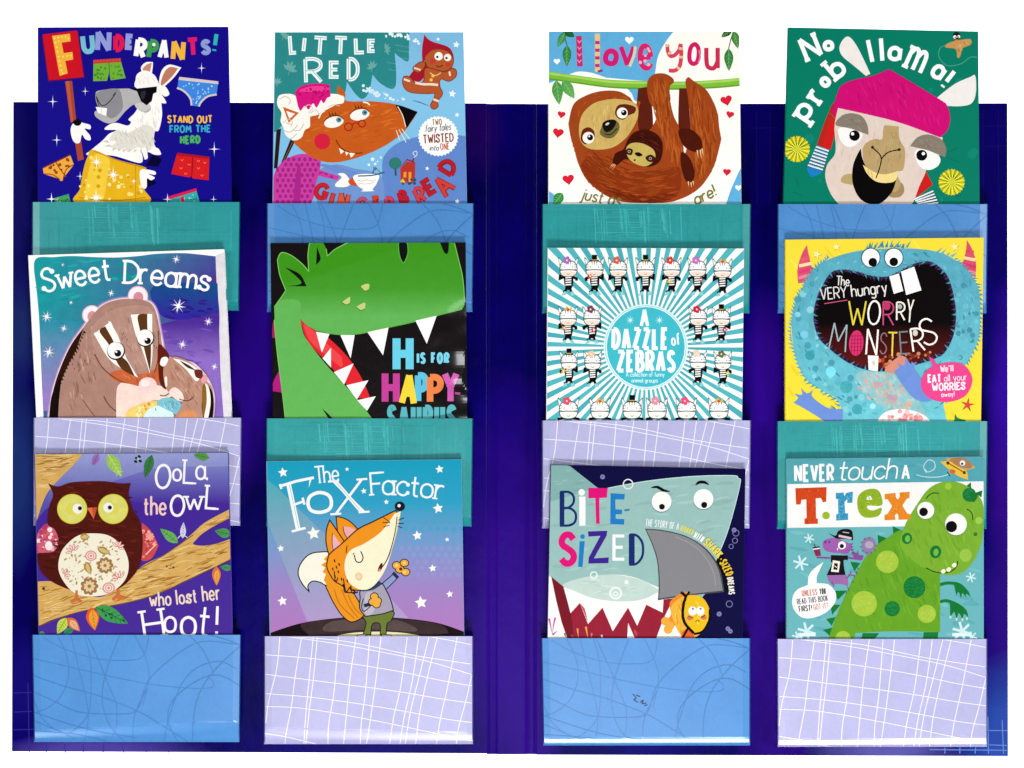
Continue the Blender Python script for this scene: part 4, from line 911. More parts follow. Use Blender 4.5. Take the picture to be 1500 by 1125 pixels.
A.P('#fbf6ee', '515,575! 540,560 580,530 605,512! 650,590 690,700 760,818! 690,780 600,715'); A.P('#5a3418', '548,565 578,535! 625,620 640,680 700,730 742,812! 660,760 600,640'); A.P('#fbf6ee', '598,518 610,512! 668,640 690,700 650,640')
A.P('#fbf6ee', '718,472! 780,468 836,468! 838,600 838,700 824,795! 780,660 745,580'); A.P('#5a3418', '758,478 810,468! 812,560 830,640 826,790! 800,690 770,560')
A.E('#3c2418', 638, 672, 50); A.E('#f9f6f2', 636, 668, 45); A.E('#14100e', 648, 684, 19); A.E('#fff', 640, 676, 6); A.E('#3c2418', 800, 602, 48); A.E('#f9f6f2', 798, 598, 44); A.E('#14100e', 812, 616, 18); A.E('#fff', 804, 608, 6)
A.P('#f4d8cc', '640,900 660,850 700,850 780,866 870,860 960,900 900,940 820,950 700,1030 650,1060! 640,1060!'); A.E('#f2cfcc', 812, 860, 50, 44); A.E('#fae6e2', 800, 848, 26, 20); 
A.P('#f0d070', '690,1040! 700,1000 760,965 850,945 870,960 820,1000 760,1060!'); A.dots(['#f8e8a8', '#d8a840', '#e08c40'], '710,1010 850,955 780,1040', 16, 5, 10); A.P('#d8f0ec', '780,1060! 800,1010 860,970 940,990 960,1060!'); A.P('#7cc0d0', '862,960 900,930 960,935 1000,970 980,1020 930,1000'); A.fur(['#a8dce4', '#5aa4bc'], '870,955 960,940 990,980 940,1000', 20, 26, 60, 6); A.L('#5c4c48', 4, '855,985 858,1000', False)
A.part('badger_cub_picture')
A.P('#5c1c10', '870,640 905,660 930,700 920,740 925,790 918,880 880,850 870,760')
for wd, c in ((22, '#d0b0cc'), (12, '#f0d4dc')): A.stroke(spline(pts('930,712 1000,730 1060,745 1110,790 1150,850 1172,930 1165,1040'), False), c, wd)
A.P('#b88874', '900,760 940,705 1010,715 1080,760 1130,830 1170,890 1170,1060! 940,1060! 1000,960 930,900 905,850'); A.fur(['#c89c88', '#a87460'], '930,760 1040,760 1110,850 1100,1000 1000,960', 50, 50, 60, 8)
A.P('#fbf4ec', '950,712! 1000,722 1060,750 1110,790! 1080,838 1020,770'); A.P('#4a2a1c', '985,722! 1040,750 1080,780! 1030,762'); A.P('#6c2c20', '1070,775 1110,780 1112,820 1078,815'); A.P('#e8a0a8', '1105,830 1130,795 1140,830 1120,850')
A.P('#160a06', '1130,850! 1165,890 1176,960 1168,1060! 1120,1060! 1110,960'); A.P('#faf4e8', '1128,852 1150,880 1158,960 1140,1060! 1118,1060! 1132,960'); A.P('#8c6420', '1112,880 1130,860 1136,950 1118,1030')
A.P('#faf0ea', '880,740 890,710 915,704 925,720 910,750 892,755'); A.P('#d88c5c', '960,1060! 1000,1010 1060,1000 1100,1060!'); A.P('#f4ddd4', '930,900 960,870 1000,900 1010,940 980,945'); A.L('#5c3c34', 5, '985,935 1030,945 1065,925'); A.P('#f6efe2', '905,820 918,815 920,860! 912,868'); A.L('#5c3028', 4, '880,915 905,918 930,905')
A.part('title'); A.mot = .03
A.T('Sweet', 236, 620, 346, 124, '#fdfdff', 14, rot=-10, bend=2, gap=2, serif=1.2, jit=3); A.T('Dreams', 676, 1160, 298, 120, '#fdfdff', 14, rot=5, bend=10, gap=1.8, serif=1.2, jit=3)
b.finish()

# --- 6: green dinosaur ------------------------------------------------------------------
b = Book(1, 1, [(397, 356), (682, 355), (684, 612), (400, 612)], 'black picture book with a huge grinning green dinosaur head and white teeth', '#0c0507', '#100a0c', bend=(622, 683, 430, 500, .0105))
A = b.art; A.mot = .06
A.part('dinosaur_picture')
A.P('#b0147c', '80,890! 100,830 130,775! 145,900!'); A.P('#a8145c', '84,600! 96,510 112,600!')
A.P('#e0202c', '242,498! 300,545 400,600! 500,700 580,820 630,935! 560,930! 440,790 300,640! 270,590'); A.P('#ee4448', '262,525 330,570! 400,640 470,700! 470,760 380,690! 300,620')
c1, c2 = '#3a9412', '#62b454'
gr = (c1, c2, 0, 300, 0, 480)
def fill(s):
    A.P(gr, s)
fill('100,430! 160,345 160,330! 130,250 118,170 140,132 190,145 250,190 290,235! 285,150 292,90 310,60! 360,60! 385,110 392,150! 440,110 520,60! 1085,60! 1110,160 1135,270 1146,400 1130,445! 1000,478 860,515 700,550 560,580 440,582 330,560! 280,530 242,495!')
A.P('#62b454', '100,425! 150,390 240,400 242,495! 262,580 300,640! 380,740 470,840 560,940 640,1045! 160,1045! 140,880 110,640')
for s in ('118,170 140,132 190,145 250,190 290,235', '118,170 130,250 160,330 160,345 105,425', '285,150 292,90 300,80', '285,150 290,235', '392,150 440,110 520,70', '385,110 392,150', '1090,80 1110,160 1135,270 1146,400'): A.L('#7cc460', 5, s)
A.P('#060505', '158,210! 240,250 278,316! 175,316! 250,295'); A.P('#060505', '335,100! 355,165 330,200!'); A.P('#060505', '786,80 810,72 832,90 830,140 810,184 792,150'); A.P('#060505', '1008,70! 1060,70! 1055,130 1035,132'); A.L('#62b444', 4, '782,80 786,140 810,188 834,140 832,80'); A.L('#7cc460', 4, '100,500 112,640 140,860 160,1040')
for s in ('572,318! 600,304 622,306 620,335! 598,342', '472,404! 505,380 517,378 515,410! 495,418', '550,430! 580,412 600,408 598,440! 575,448'): A.P('#c8cf80', s); 
for s in ('572,318 598,342 620,335', '472,404 495,418 515,410', '550,430 575,448 598,440'): A.L('#3c7c24', 4, s)
A.L('#5cb048', 5, '1146,400 1000,476 860,513 700,548 560,578 440,580 330,558')
A.P('#0c1408', '362,985! 400,1020 425,1045! 400,1045!')
for s in ('330,566 404,578 362,680', '464,584 542,584 520,712', '612,568 728,543 698,695', '876,505 992,478 938,632'): A.P('#fdfdfb', s, False)
for s in ('412,655 366,712 412,762', '536,740 428,788 484,855', '618,832 496,860 554,938', '658,920 556,942 610,1000'): A.P('#fdfdfb', s, False)
A.part('title'); A.mot = .02
A.G('H', 750, 602, 866, 772, '#68cfe8', 44)
for ch, x0, y0, x1, y1, c, wd in (('H', 690, 795, 790, 950, '#c43c98', 38), ('P', 872, 788, 950, 946, '#5cc0de', 36), ('P', 938, 798, 1030, 950, '#f08448', 36), ('Y', 1020, 798, 1116, 948, '#d45cb4', 34), ('A', 788, 805, 888, 958, '#f8d838', 34)):
    A.G(ch, x0, y0, x1, y1, c, wd, 0 if ch != 'A' else 3)
A.L('#c8489c', 12, '1092,904 1120,908', False)
A.part('subtitle')
A.T('IS FOR', 882, 1062, 736, 50, '#7cd6ec', 16, gap=3.2)
A.T('SAURUS', 718, 1102, 1096, 116, '#58b4bc', 27, gap=2.6)
b.finish()

# --- 7: dancing zebras ----------------------------------------------------------------------
b = Book(1, 2, [(803, 363), (1090, 364), (1087, 617), (801, 616)], 'white and turquoise sunburst picture book with rows of small dancing zebras', '#fbfbf8', '#f4f4f0', .006)
A = b.art; A.mot = .04
for k in range(64):
    a0 = (k + .05) * 2*math.pi/64; a1 = a0 + 2*math.pi/64 * .5
    A.P('#4fb4bc' if k % 3 else '#46a9b3', [(697 + 232*math.cos(a0), 650 + 232*math.sin(a0)), (697 + 900*math.cos(a0), 650 + 900*math.sin(a0)), (697 + 900*math.cos(a1), 650 + 900*math.sin(a1)), (697 + 232*math.cos(a1), 650 + 232*math.sin(a1))], False)
A.part('zebra_picture')
def zebra(x, y, hat, pose, body=True, s=1.0):
    q = lambda *p: [(x + a*s, y + c*s) for a, c in p]
    k = '#1d5560'
    if body:
        A.L('#0a0a0c', 15, q((-18, 40), (-46, 52), (-44, 66 if pose else 30)), False); A.L('#0a0a0c', 15, q((18, 40), (44, 52), (46, 26 if pose else 64)), False)
        A.P('#0a0a0c', q((-20, 34), (22, 34), (26, 80), (14, 110), (-8, 112), (-22, 80)))
        for i in range(4): A.L('#f6f4ee', 7, q((-16, 48 + i*13), (16, 45 + i*13)), False)
        A.L('#0a0a0c', 13, q((-10, 100), (-14, 118), (-28, 128)), False); A.L('#0a0a0c', 13, q((10, 104), (14, 120), (20, 130)), False)
        A.P('#8ccfd4', q((-22, 122), (-10, 124), (-14, 142), (-40, 146)), False); A.P('#8ccfd4', q((12, 124), (26, 122), (38, 142), (14, 146)), False)
    for sx in (-1, 1): A.P(k, q((sx*30, -32), (sx*54, -66), (sx*46, -14))); A.P('#f4f2ec', q((sx*31, -30), (sx*51, -58), (sx*44, -16)))
    A.P(k, q((-48, 8), (-44, -28), (-20, -46), (20, -46), (44, -28), (50, 8), (36, 36), (0, 44), (-36, 36))); A.P('#fbfaf6', q((-44, 8), (-40, -26), (-18, -42), (18, -42), (40, -26), (46, 8), (32, 33), (0, 40), (-32, 33)))
    A.P('#f6dece' if y < 600 else '#faeee6', q((-38, 18), (0, 12), (40, 18), (32, 33), (0, 39), (-32, 33))); A.L('#1c3034', 5, q((-46, 8), (-20, 4), (20, 4), (48, 8)))
    A.E('#1a1a1c', x - 22*s, y - 12*s, 3); A.E('#1a1a1c', x + 22*s, y - 12*s, 3); A.L('#8c5c48', 3, q((-8, 26), (0, 30), (8, 26)))
    for sx in (-1, 1):
        for yy in (-26, -14, -2): A.L('#1a1a1c', 4.5, q((sx*45, yy + 4), (sx*27, yy)), False, 'e')
    for i in (-14, 0, 14): A.L('#1a1a1c', 5.5, q((i, -44), (i*.8, -20)), False, 'e')
    if hat == 'top': A.L('#0a0a0c', 8, q((-24, -46), (24, -46)), False); A.P('#0a0a0c', q((-14, -78), (15, -78), (14, -46), (-13, -46)), False); A.L('#d4a83c', 5, q((-14, -50), (14, -50)), False)
    elif hat == 'gold': A.P('#e0b048', q((-22, -44), (-6, -66), (10, -48), (20, -66), (22, -40)), False); A.E('#c84c2c', x, y - 46*s, 8)
    else:
        for i in range(5): A.E(hat, x + (-8 + 13*math.cos(i*1.26))*s, y + (-48 + 13*math.sin(i*1.26))*s, 9*s)
        A.E('#fbe2c8', x - 8*s, y - 48*s, 5)
hats = ['#a86cb8', 'top', '#d85c4c', 'top', '#d83c34', '#c86cc0', 'gold']
for i, x in enumerate((272, 415, 545, 695, 838, 980, 1118)): zebra(x, 222 + (i == 6) * 6, hats[i], i % 2)
for i, (x, y) in enumerate(((270, 490), (402, 490), (985, 490), (1112, 492))): zebra(x, y, ['gold', '#7a3c58', '#d01c44', 'top'][i], i % 2, True, .98)
for i, (x, y) in enumerate(((275, 732), (405, 734), (983, 730), (1120, 734))): zebra(x, y, ['top', '#e8c8a0', '#f0d0bc', '#5a6c3c'][i], (i + 1) % 2, True, .94)
for i, x in enumerate((272, 445, 622, 758, 920, 1098)): A.L('#0a0a0c', 14, [(x-60, 1046), (x-20, 1040), (x+20, 1040), (x+62, 1046)], False); zebra(x, 998, ['#e04c6c', 'gold', 'top', '#e88ca0', '#f04c7c', 'gold'][i], 0, False, 1.08)
for x, y, c in ((392, 262, '#d8442c'), (250, 545, '#e8843c'), (826, 286, '#e4c03c'), (1132, 555, '#c84c90'), (246, 780, '#e8c84c'), (1145, 795, '#d8d45c'), (412, 555, '#c85c5c'), (1000, 280, '#b05c60')): A.flower(c, x, y, 16, 5, '#fff0d0')
A.part('badge'); A.mot = .06
A.E('#dff2f2', 697, 650, 232, 236); A.E('#8fd2d8', 697, 650, 224, 229); A.E('#e8f6f6', 697, 650, 220, 225); A.E('#3fb9c9', 697, 650, 214, 220)
A.part('title'); A.mot = .03
A.G('A', 664, 445, 716, 534, '#fbfdfc', 17); A.spark('#d6f2f2', 612, 502, 26, 8, .2); A.spark('#d6f2f2', 772, 502, 26, 8, .2)
A.T('DAZZLE', 508, 822, 655, 104, '#fbfdfc', 21, gap=2.6, jit=1); A.T('of', 838, 888, 640, 60, '#fbfdfc', 9, rot=-6, gap=2)
A.T('ZEBRAS', 534, 862, 778, 104, '#fbfdfc', 21, gap=2.4, jit=1)
A.part('subtitle'); A.T('A collection of funny', 588, 800, 812, 24, '#d4f2f4', 4, gap=2); A.T('animal groups', 618, 764, 844, 22, '#d4f2f4', 4, gap=2)
b.finish()

# --- 8: hungry blue monster --------------------------------------------------------------------
b = Book(1, 3, [(1151, 351), (1441, 348), (1437, 617), (1151, 618)], 'yellow picture book with furry blue monster opening a huge dark mouth', '#f4dc3c', '#f0d838', .006)
A = b.art; A.mot = .1
A.fur(['#f8e458', '#ecd02c'], '100,60 1180,50 1170,1060 100,1060', 50, 90, 60, 14, False)
for x, y, r, ro in ((268, 140, 28, 20), (376, 100, 24, 0), (1025, 100, 28, -10)): A.star('#d8a83c', x+3, y+3, r, ro, 5, .42); A.star('#fbeea0', x, y, r*.9, ro, 5, .42)
A.star('#8c2038', 1096, 968, 42, 10, 5, .3); A.star('#e04444', 1096, 968, 32, 10, 5, .34); A.P('#2c7c3c', '1028,1015! 1045,1040 1090,1050! 1060,1070! 1020,1070!')
A.part('monster_picture'); A.mot = .26
for pp, st in (('165,300! 162,220 185,140 214,88! 225,150 248,240! 205,290', (('180,170 228,155', '#e05c6c'), ('170,205 240,190', '#f0d8a0'), ('168,240 246,218', '#d83c70'), ('168,272 235,250', '#e884a0'))), ('1140,270! 1142,180 1120,110 1092,62! 1085,130 1062,210! 1100,240', (('1086,120 1130,130', '#d84c5c'), ('1076,160 1140,172', '#f0d8a0'), ('1066,195 1142,210', '#d83c70'), ('1080,228 1140,245', '#e884a0')))):
    A.P('#d8506c', pp)
    for s, c in st: A.L(c, 17, s, False)
body = '330,170 480,125 640,110 800,110 940,130 1040,180 1110,250 1160,350 1165,500 1150,620 1090,740 1000,860 960,920 985,1070! 320,1070! 400,1020 380,940 300,890 220,840 170,760 140,650 130,520 150,410 200,310 260,220'
A.P(('#58a8bc', '#6cc4d0', 0, 300, 0, 1000), body)
A.jag('#58a8bc', '220,840 160,720 130,600 130,520 150,410 200,310 260,220 330,165', 8, 21, 14); A.jag('#4a98ac', '1040,180 1110,250 1160,350 1165,500 1150,620 1090,740', 8, 21, 14); A.jag('#4c9cb0', '520,118 640,104 760,104', 9, 34, 18); A.jag('#58a8bc', '900,125 1000,150 1050,190', 8, 30, 20)
A.jag('#4c9cb0', '400,1000 380,940 300,890 200,820', 8, 24, 22)
A.fur(['#4894a8', '#6cbaca', '#3c8498', '#7cc6d2'], '330,180 640,120 960,150 1120,290 1150,560 1010,840 960,1030 420,1040 200,800 145,560 200,330', 260, 34, ('c', 640, 480), 8)
A.dots(['#86cfd8', '#4a9cb0', '#5cb4c4'], '160,400 250,300 280,560 420,760 560,1000 440,1040 230,800', 40, 8, 20); A.dots(['#68bccc', '#4690a6'], '1040,300 1140,400 1140,600 1000,800 1030,560', 30, 7, 16)
for x, y, r, c in ((230, 696, 26, '#3c9aa8'), (430, 870, 34, '#48a8b0'), (490, 992, 28, '#44a4b0'), (345, 785, 28, '#7cdcf0'), (200, 580, 22, '#7cc8e4'), (575, 975, 16, '#a0e4ec')): A.E(c, x, y, r)
A.P('#8fc2c6', '480,800 600,780 700,800 800,900 860,1000 900,1070! 600,1070! 640,1000 560,920'); A.fur(['#d8b4a0', '#e8a48c', '#a8ccc8', '#c8bcb4', '#9cc8cc'], '470,800 620,780 760,830 860,960 700,1000 560,940', 110, 30, 60, 14)
A.dots(['#c8a4a8', '#b8a0ac', '#d0aca0'], '460,820 620,790 780,880 700,980 540,940', 14, 7, 18)
mouth = '250,500 262,400 300,310 350,240 420,226 500,240 580,262 660,262 730,230 800,195 880,180 940,210 990,270 1020,370 1032,470 1020,580 970,680 900,720 820,745 720,770 620,785 520,770 430,730 350,670 280,600'
q = spline(pts(mouth), True)
A.P('#2c1430', mouth); A.mot = .1
A.P('#080406', '262,500 274,400 310,315 356,252 420,238 500,252 580,274 660,274 735,242 800,208 880,194 935,222 980,280 1008,375 1018,470 1006,575 960,668 895,706 815,732 718,756 620,770 525,756 438,718 358,658 292,592')
A.P(('#080406', '#571512', 0, 520, 0, 740), '262,505! 640,530 1016,490! 1006,575 960,668 895,706 815,732 718,756 620,770 525,756 438,718 358,658 292,592')
for i in range(0, len(q), 2):
    a = random.Random(i).uniform(-.8, .8); x, y = q[i]; dx, dy = x - 640, y - 480; l = math.hypot(dx, dy)
    A.add([[(x - dy/l*7, y + dx/l*7), (x - dx/l*26 + dy/l*14*a, y - dy/l*26 - dx/l*14*a), (x + dy/l*7, y - dx/l*7)]], ['#4c3c6c', '#3c2c54', '#4890a4'][i % 3])
A.dots(['#a8402a', '#c87448', '#7c2a1c', '#c88868'], '560,730 700,690 860,670 900,705 720,760 600,772', 40, 5, 12); A.P('#d88c74', '640,780 720,700 760,720 740,790'); 
A.mot = .03
A.P('#fcfaf4', '666,262 718,246 742,342 690,358', False); A.P('#fcfaf4', '730,236 802,208 842,338 758,364', False); A.P('#fcfaf4', '548,696 606,698 602,784 552,776', False); A.P('#e4c4bc', '572,730 584,724 586,748 576,750')
for x in (564, 690):
    A.E('#2c6478', x, 160, 53, 55); A.E('#fdfcf8', x, 160, 48, 50)
A.E('#0a080a', 575, 184, 24); A.E('#0a080a', 690, 182, 24)
A.jag('#3c8498', '530,110 640,98 750,108', 8, 26, 26)
A.part('hand_picture'); A.mot = .1
A.P('#6d8fd4', '690,780! 720,760 706,735! 745,750 755,700! 780,740 815,732! 805,770 850,840 900,930 860,950 800,930 740,860'); A.part('hand_picture#1'); A.P('#6d8fd4', '140,955! 165,930 140,905! 185,912 182,875! 215,905 248,885! 245,925 330,985 412,990! 408,1070! 330,1070! 220,1000')
A.part('monster_picture'); A.P('#fbf2ee', '590,1070! 640,1010 740,990 850,1020 900,1070!'); A.dots(['#f0a8a8', '#e88c90', '#f8c8c4'], '620,1050 740,1000 870,1050 850,1070 640,1070', 40, 6, 14)
A.part('speech_bubble'); A.mot = .03
A.P('#e8468c', '880,700! 912,720 930,745 985,735 1060,740 1110,790 1120,850 1080,920 1000,950 920,945 860,910 838,850 860,790 905,755!')
A.T("We'll", 945, 1022, 786, 34, '#fbd8e4', 7, rot=-3, gap=2.4); A.T('EAT', 876, 952, 842, 38, '#fdeef2', 10, rot=-2, serif=1.2, gap=3); A.T('all your', 966, 1094, 838, 34, '#fbd8e4', 6, rot=-4, serif=.6, gap=2.2); A.T('WORRIES', 900, 1084, 890, 38, '#fdeef2', 9, rot=-3, serif=1, gap=2.6); A.T('away!', 950, 1026, 924, 26, '#fbd8e4', 5, rot=-4)
A.part('title')
A.T('The', 372, 452, 310, 50, '#e8e4e0', 6, rot=3); A.T('VERY', 288, 436, 390, 62, '#e8e4e0', 6, rot=-5); A.L('#c8507c', 5, '308,412 435,392', False); A.T('hungry', 458, 658, 374, 66, '#e8e4e0', 7, rot=-7)
for ch, x0, y0, x1, y1, c, wd, ro in (('W', 440, 398, 542, 530, '#e4d040', 9, 0), ('O', 545, 392, 620, 530, '#fbf6ee', 10, 4), ('R', 628, 398, 692, 530, '#c84878', 8, 0), ('R', 702, 400, 754, 502, '#f4ecdc', 9, 0), ('Y', 760, 388, 800, 514, '#f4ecdc', 8, 4),
                                      ('M', 338, 522, 438, 672, '#9fb0b4', 8, 8), ('N', 538, 552, 604, 692, '#fbf6ee', 10, 4), ('S', 612, 570, 656, 690, '#8c6a70', 7, 4), ('T', 654, 566, 712, 700, '#e8d04c', 9, 2), ('E', 722, 562, 776, 690, '#7c8084', 8, -4), ('R', 784, 542, 858, 672, '#fbf6ee', 10, -8), ('S', 832, 490, 924, 642, '#fbf6ee', 10, -16)):
    A.G(ch, x0, y0, x1, y1, c, wd, ro)
A.E('#d8306c', 484, 628, 40, 70, 4)
for k in range(5): A.L('#8c1c44', 3, [(452, 590 + k*20), (518, 588 + k*20)], False)
for k in range(4): A.L('#8c1c44', 3, [(462 + k*16, 575), (458 + k*16, 690)], False)
A.E('#c03468', 652, 426, 20, 22); A.E('#a8b8b0', 724, 428, 12, 14)
A.E('#d8d0c0', 808, 572, 14, 18)
b.finish()

# --- 9: brown owl on a branch ---------------------------------------------------------------
b = Book(2, 0, [(51, 665), (334, 663), (340, 929), (57, 931)], 'purple picture book with a brown patterned owl sitting on a wooden branch', [(40, '#8f97d0'), (180, '#6f6cbc'), (330, '#45289a'), (1060, '#4a2c9a')], '#5a4aa8', .005)
A = b.art; A.mot = .1
A.P(('#9aa2d8', '#5a52ac', 0, 60, 0, 330), '470,50! 1260,50! 1260,120 900,130 700,180 300,330 190,440! 260,280 340,160')
A.mot = .16
def wood(s, n, ang):
    A.P('#dcae60', s); A.fur(['#c08c3c', '#ecc47c', '#b47c30', '#e4b86c', '#f2d08c'], s, n, 110, ang, 7); A.fur(['#8c5c24', '#a06c2c'], s, n // 5, 60, ang, 4)
A.part('branch_picture')
wood('190,50! 460,50! 400,120 310,210 250,290 195,440! 190,250!', 60, -8)
wood('195,757! 290,757 350,790 420,810 560,840 700,740 760,690 800,660 900,610 990,550 1060,490 1130,430 1270,355! 1270,405! 1180,450 1110,495 1075,530 1062,552 1120,560 1200,545 1270,520! 1270,635! 1180,680 1090,720 1000,760 880,820 720,870 560,900 420,930 290,965 210,1005!', 150, -14)
A.P('#452898', '1064,552! 1078,528 1112,496 1180,452 1270,408! 1270,520! 1200,545 1120,560')
A.L('#8c5c24', 4, '760,690 900,612 1062,500'); A.L('#7c501c', 4, '210,1003 420,928 720,868 900,810 1100,716 1270,634')
A.dots(['#7a4c1c'], '920,650 960,660 950,690 900,685', 6, 3, 6); A.E('#5c3c18', 240, 796, 8)
A.part('leaf_picture'); A.mot = .1
for c, x0, y0, x1, y1, wd, ve in (('#9cc850', 592, 55, 668, 182, 34, '#dcec9c'), ('#a070b8', 540, 55, 508, 120, 20, '#6c3c8c'), ('#3c7c44', 835, 60, 795, 190, 26, '#1c4c2c'), ('#5c9c4c', 1150, 78, 1062, 60, 24, '#2c6434'), ('#6cb45c', 978, 545, 880, 466, 26, '#2c7434'), ('#4c9c54', 1270, 500, 1180, 478, 26, '#1c6434'), ('#4c9860', 1275, 684, 1208, 676, 18, '#1c6434'), ('#3f9f54', 525, 896, 704, 988, 40, '#1c5c2c'), ('#3c8c6c', 350, 1045, 410, 1010, 18, '#1c5c3c'), ('#4c9c74', 215, 1040, 250, 1048, 14, '#1c5c3c')):
    A.part('leaf_picture#%d' % x0); A.leaf(c, x0, y0, x1, y1, wd, ve)
A.part('leaf_picture#a'); A.leaf('#e8602c', 500, 898, 522, 1026, 36); A.leaf('#f0a83c', 508, 910, 520, 1020, 24, '#c8501c'); A.part('leaf_picture#b'); A.leaf('#e0743c', 1188, 672, 1190, 780, 24); A.leaf('#f0b050', 1192, 690, 1190, 775, 14, '#c8501c'); A.part('leaf_picture#c'); A.leaf('#c4dc54', 365, 955, 315, 1045, 28, '#6c8c1c'); A.leaf('#e0703c', 370, 955, 440, 1030, 26); A.leaf('#f0c090', 385, 968, 432, 1025, 17, '#c85c3c')
A.part('leaf_picture#d'); A.leaf('#dcdcf4', 1004, 520, 1008, 430, 16, '#4c4c84'); A.L('#d8d8f0', 5, '975,520 1000,500 1030,515')
A.part('berry_picture')
for x, y in ((750, 80), (770, 95), (745, 98), (765, 70)): A.E('#1c1c1c', x, y, 10, 7, 30)
A.E('#c8dc54', 758, 84, 6); A.part('leaf_picture#525'); A.dots(['#1c4c28'], '560,905 680,960 690,980 600,960', 8, 4, 7)
A.part('owl_picture'); A.mot = .22
A.P('#d8607c', '205,500 235,455 262,437! 300,470 322,530 300,590 250,612 200,612'); A.dots(['#f0b8c4', '#c84c4c', '#fbe4e4', '#b43c6c'], '215,500 260,450 312,530 280,595 210,600', 34, 5, 14); A.E('#fbf0ec', 268, 560, 20, 26)
A.P('#d04c50', '780,432! 830,480 872,560! 830,632 770,625'); A.dots(['#e88c84', '#b8342c', '#f4b8a8'], '785,450 860,555 820,620 780,610', 24, 4, 9); A.flower('#f0a090', 825, 510, 24, 8); A.L('#f4c8b4', 6, '800,610 860,550', False)
A.P('#521610', '265,218! 320,235 400,212 560,206 660,218 718,216! 708,280 730,360 770,430 785,540 770,660 720,740 640,800 480,830 380,800 290,760 225,700 205,610 240,600 300,590 322,530 300,470 262,440 270,350 292,280')
A.fur(['#6c2418', '#441008', '#5c1c12'], '290,250 700,240 770,560 640,790 380,790 230,680 290,460', 120, 70, 8, 9)
A.mot = .05
for x, dx, dy, r2 in ((397, 30, 0, 28), (622, -26, -6, 28)):
    A.E('#c8b838', x, 358, 83); A.E('#e2dc58', x, 358, 80)
    for k in range(48): a = k*2*math.pi/48; A.L('#f0ee98', 2.5, [(x + 34*math.cos(a), 358 + 34*math.sin(a)), (x + 76*math.cos(a), 358 + 76*math.sin(a))], False)
    A.E('#fbf8ec', x + dx, 356 + dy, r2)
A.E('#5c5c48', 440, 354, 12); A.E('#0c0a06', 442, 354, 8); A.E('#5c5c48', 604, 350, 12); A.E('#0c0a06', 606, 350, 8)
A.P('#e87448', '478,352! 535,348! 516,414!'); A.P('#c8502c', '505,350 535,348 516,412', False)
A.P('#f8f2dc', '520,492 600,505 670,560 705,640 700,720 660,780 590,825 500,838 420,825 360,770 322,690 335,600 380,540 440,500')
A.dots(['#c8b078', '#d8c898', '#b8985c'], '360,600 520,510 690,640 600,810 420,800', 70, 2.5, 5.5)
for k_ in range(46):
    x_, y_ = A.rnd.uniform(370, 660), A.rnd.uniform(520, 810)
    if (x_-515)**2/170**2 + (y_-665)**2/160**2 < .9: a_ = A.rnd.uniform(0, 6.3); A.leaf(A.rnd.choice(['#b8a05c', '#c8a878', '#a8904c', '#d8a08c']), x_, y_, x_ + 24*math.cos(a_), y_ + 24*math.sin(a_), 5)
for x, y in ((402, 545), (545, 545), (640, 640), (540, 735), (380, 760), (600, 570), (450, 540), (350, 640), (560, 800), (470, 740), (610, 750), (430, 620), (560, 620)): A.leaf('#b8a05c', x, y, x + 22, y - 12, 5)
for x, y, r, c in ((578, 668, 46, '#a87848'), (492, 782, 50, '#a87848')): A.flower(c, x, y, r, 9, '#f0e0b8', .4); A.flower('#e8d0a0', x, y, r*.66, 9, c, .34); A.E(c, x, y, r*.2)
for x, y, r in ((500, 615, 32), (598, 792, 34)): A.E('#e0988c', x, y, r, r*.9); A.E('#f8e4d4', x, y, r*.78, r*.7); A.ring('#d88478', x, y, r*.5, 4); A.E('#d88478', x, y, r*.2)
for x, y, r, ro in ((404, 592, 42, -30), (645, 572, 40, 30), (350, 720, 38, 60), (655, 742, 42, -30)):
    for k in range(5): a = math.radians(ro - 70 + k*35); A.E('#d87c74', x + r*.6*math.sin(a), y - r*.6*math.cos(a), r*.17, r*.46, math.degrees(a)); A.E('#fbe8dc', x + r*.6*math.sin(a), y - r*.6*math.cos(a), r*.09, r*.34, math.degrees(a))
for x0, y0, x1, y1 in ((535, 570, 608, 605), (470, 650, 500, 720), (440, 510, 495, 512)): A.leaf('#b08838', x0, y0, x1, y1, 20, '#f4e4b4'); A.leaf('#dcc078', x0+6, y0+4, x1-6, y1-4, 10)
A.P('#d8703c', '415,805! 428,805! 432,850 452,862 440,872 420,862 395,874 390,862 412,848'); A.P('#d8703c', '640,795! 654,795! 660,830 690,845 670,858 645,850 625,862 618,850 640,830')
A.part('title'); A.mot = .03
for ch, x0, y0, x1, y1, ro, wd in (('O', 850, 110, 942, 250, 4, 14), ('o', 945, 135, 1000, 208, 0, 12), ('L', 1006, 92, 1072, 222, 3, 12), ('a', 1072, 118, 1132, 200, 0, 12), ('O', 932, 278, 1018, 402, 4, 14), ('w', 1016, 290, 1116, 368, 0, 12), ('L', 1128, 232, 1196, 362, 4, 13), ('H', 780, 915, 900, 1060, -8, 15), ('o', 898, 945, 972, 1040, 0, 14), ('o', 988, 945, 1082, 1062, 0, 16), ('t', 1090, 880, 1156, 1060, 6, 14), ('!', 1176, 892, 1208, 1046, 2, 15)):
    A.G(ch, x0, y0, x1, y1, '#fdfbf8', wd, ro, serif=1.3 if ch in 'LHw' else 0)
A.L('#fdfbf8', 10, '1138,185 1136,200', False)
A.T('the', 786, 916, 388, 96, '#f8cfc8', 12, gap=2.2, serif=.8)
A.part('subtitle')
A.T('who', 822, 944, 892, 74, '#f6dccc', 10, rot=-4, serif=.8, gap=2.2); A.T('lost', 968, 1086, 880, 74, '#f6dccc', 10, rot=-6, serif=.8, gap=2.6); A.T('her', 1112, 1214, 862, 78, '#f6dccc', 10, rot=-6, serif=.8, gap=2.2)
b.finish()

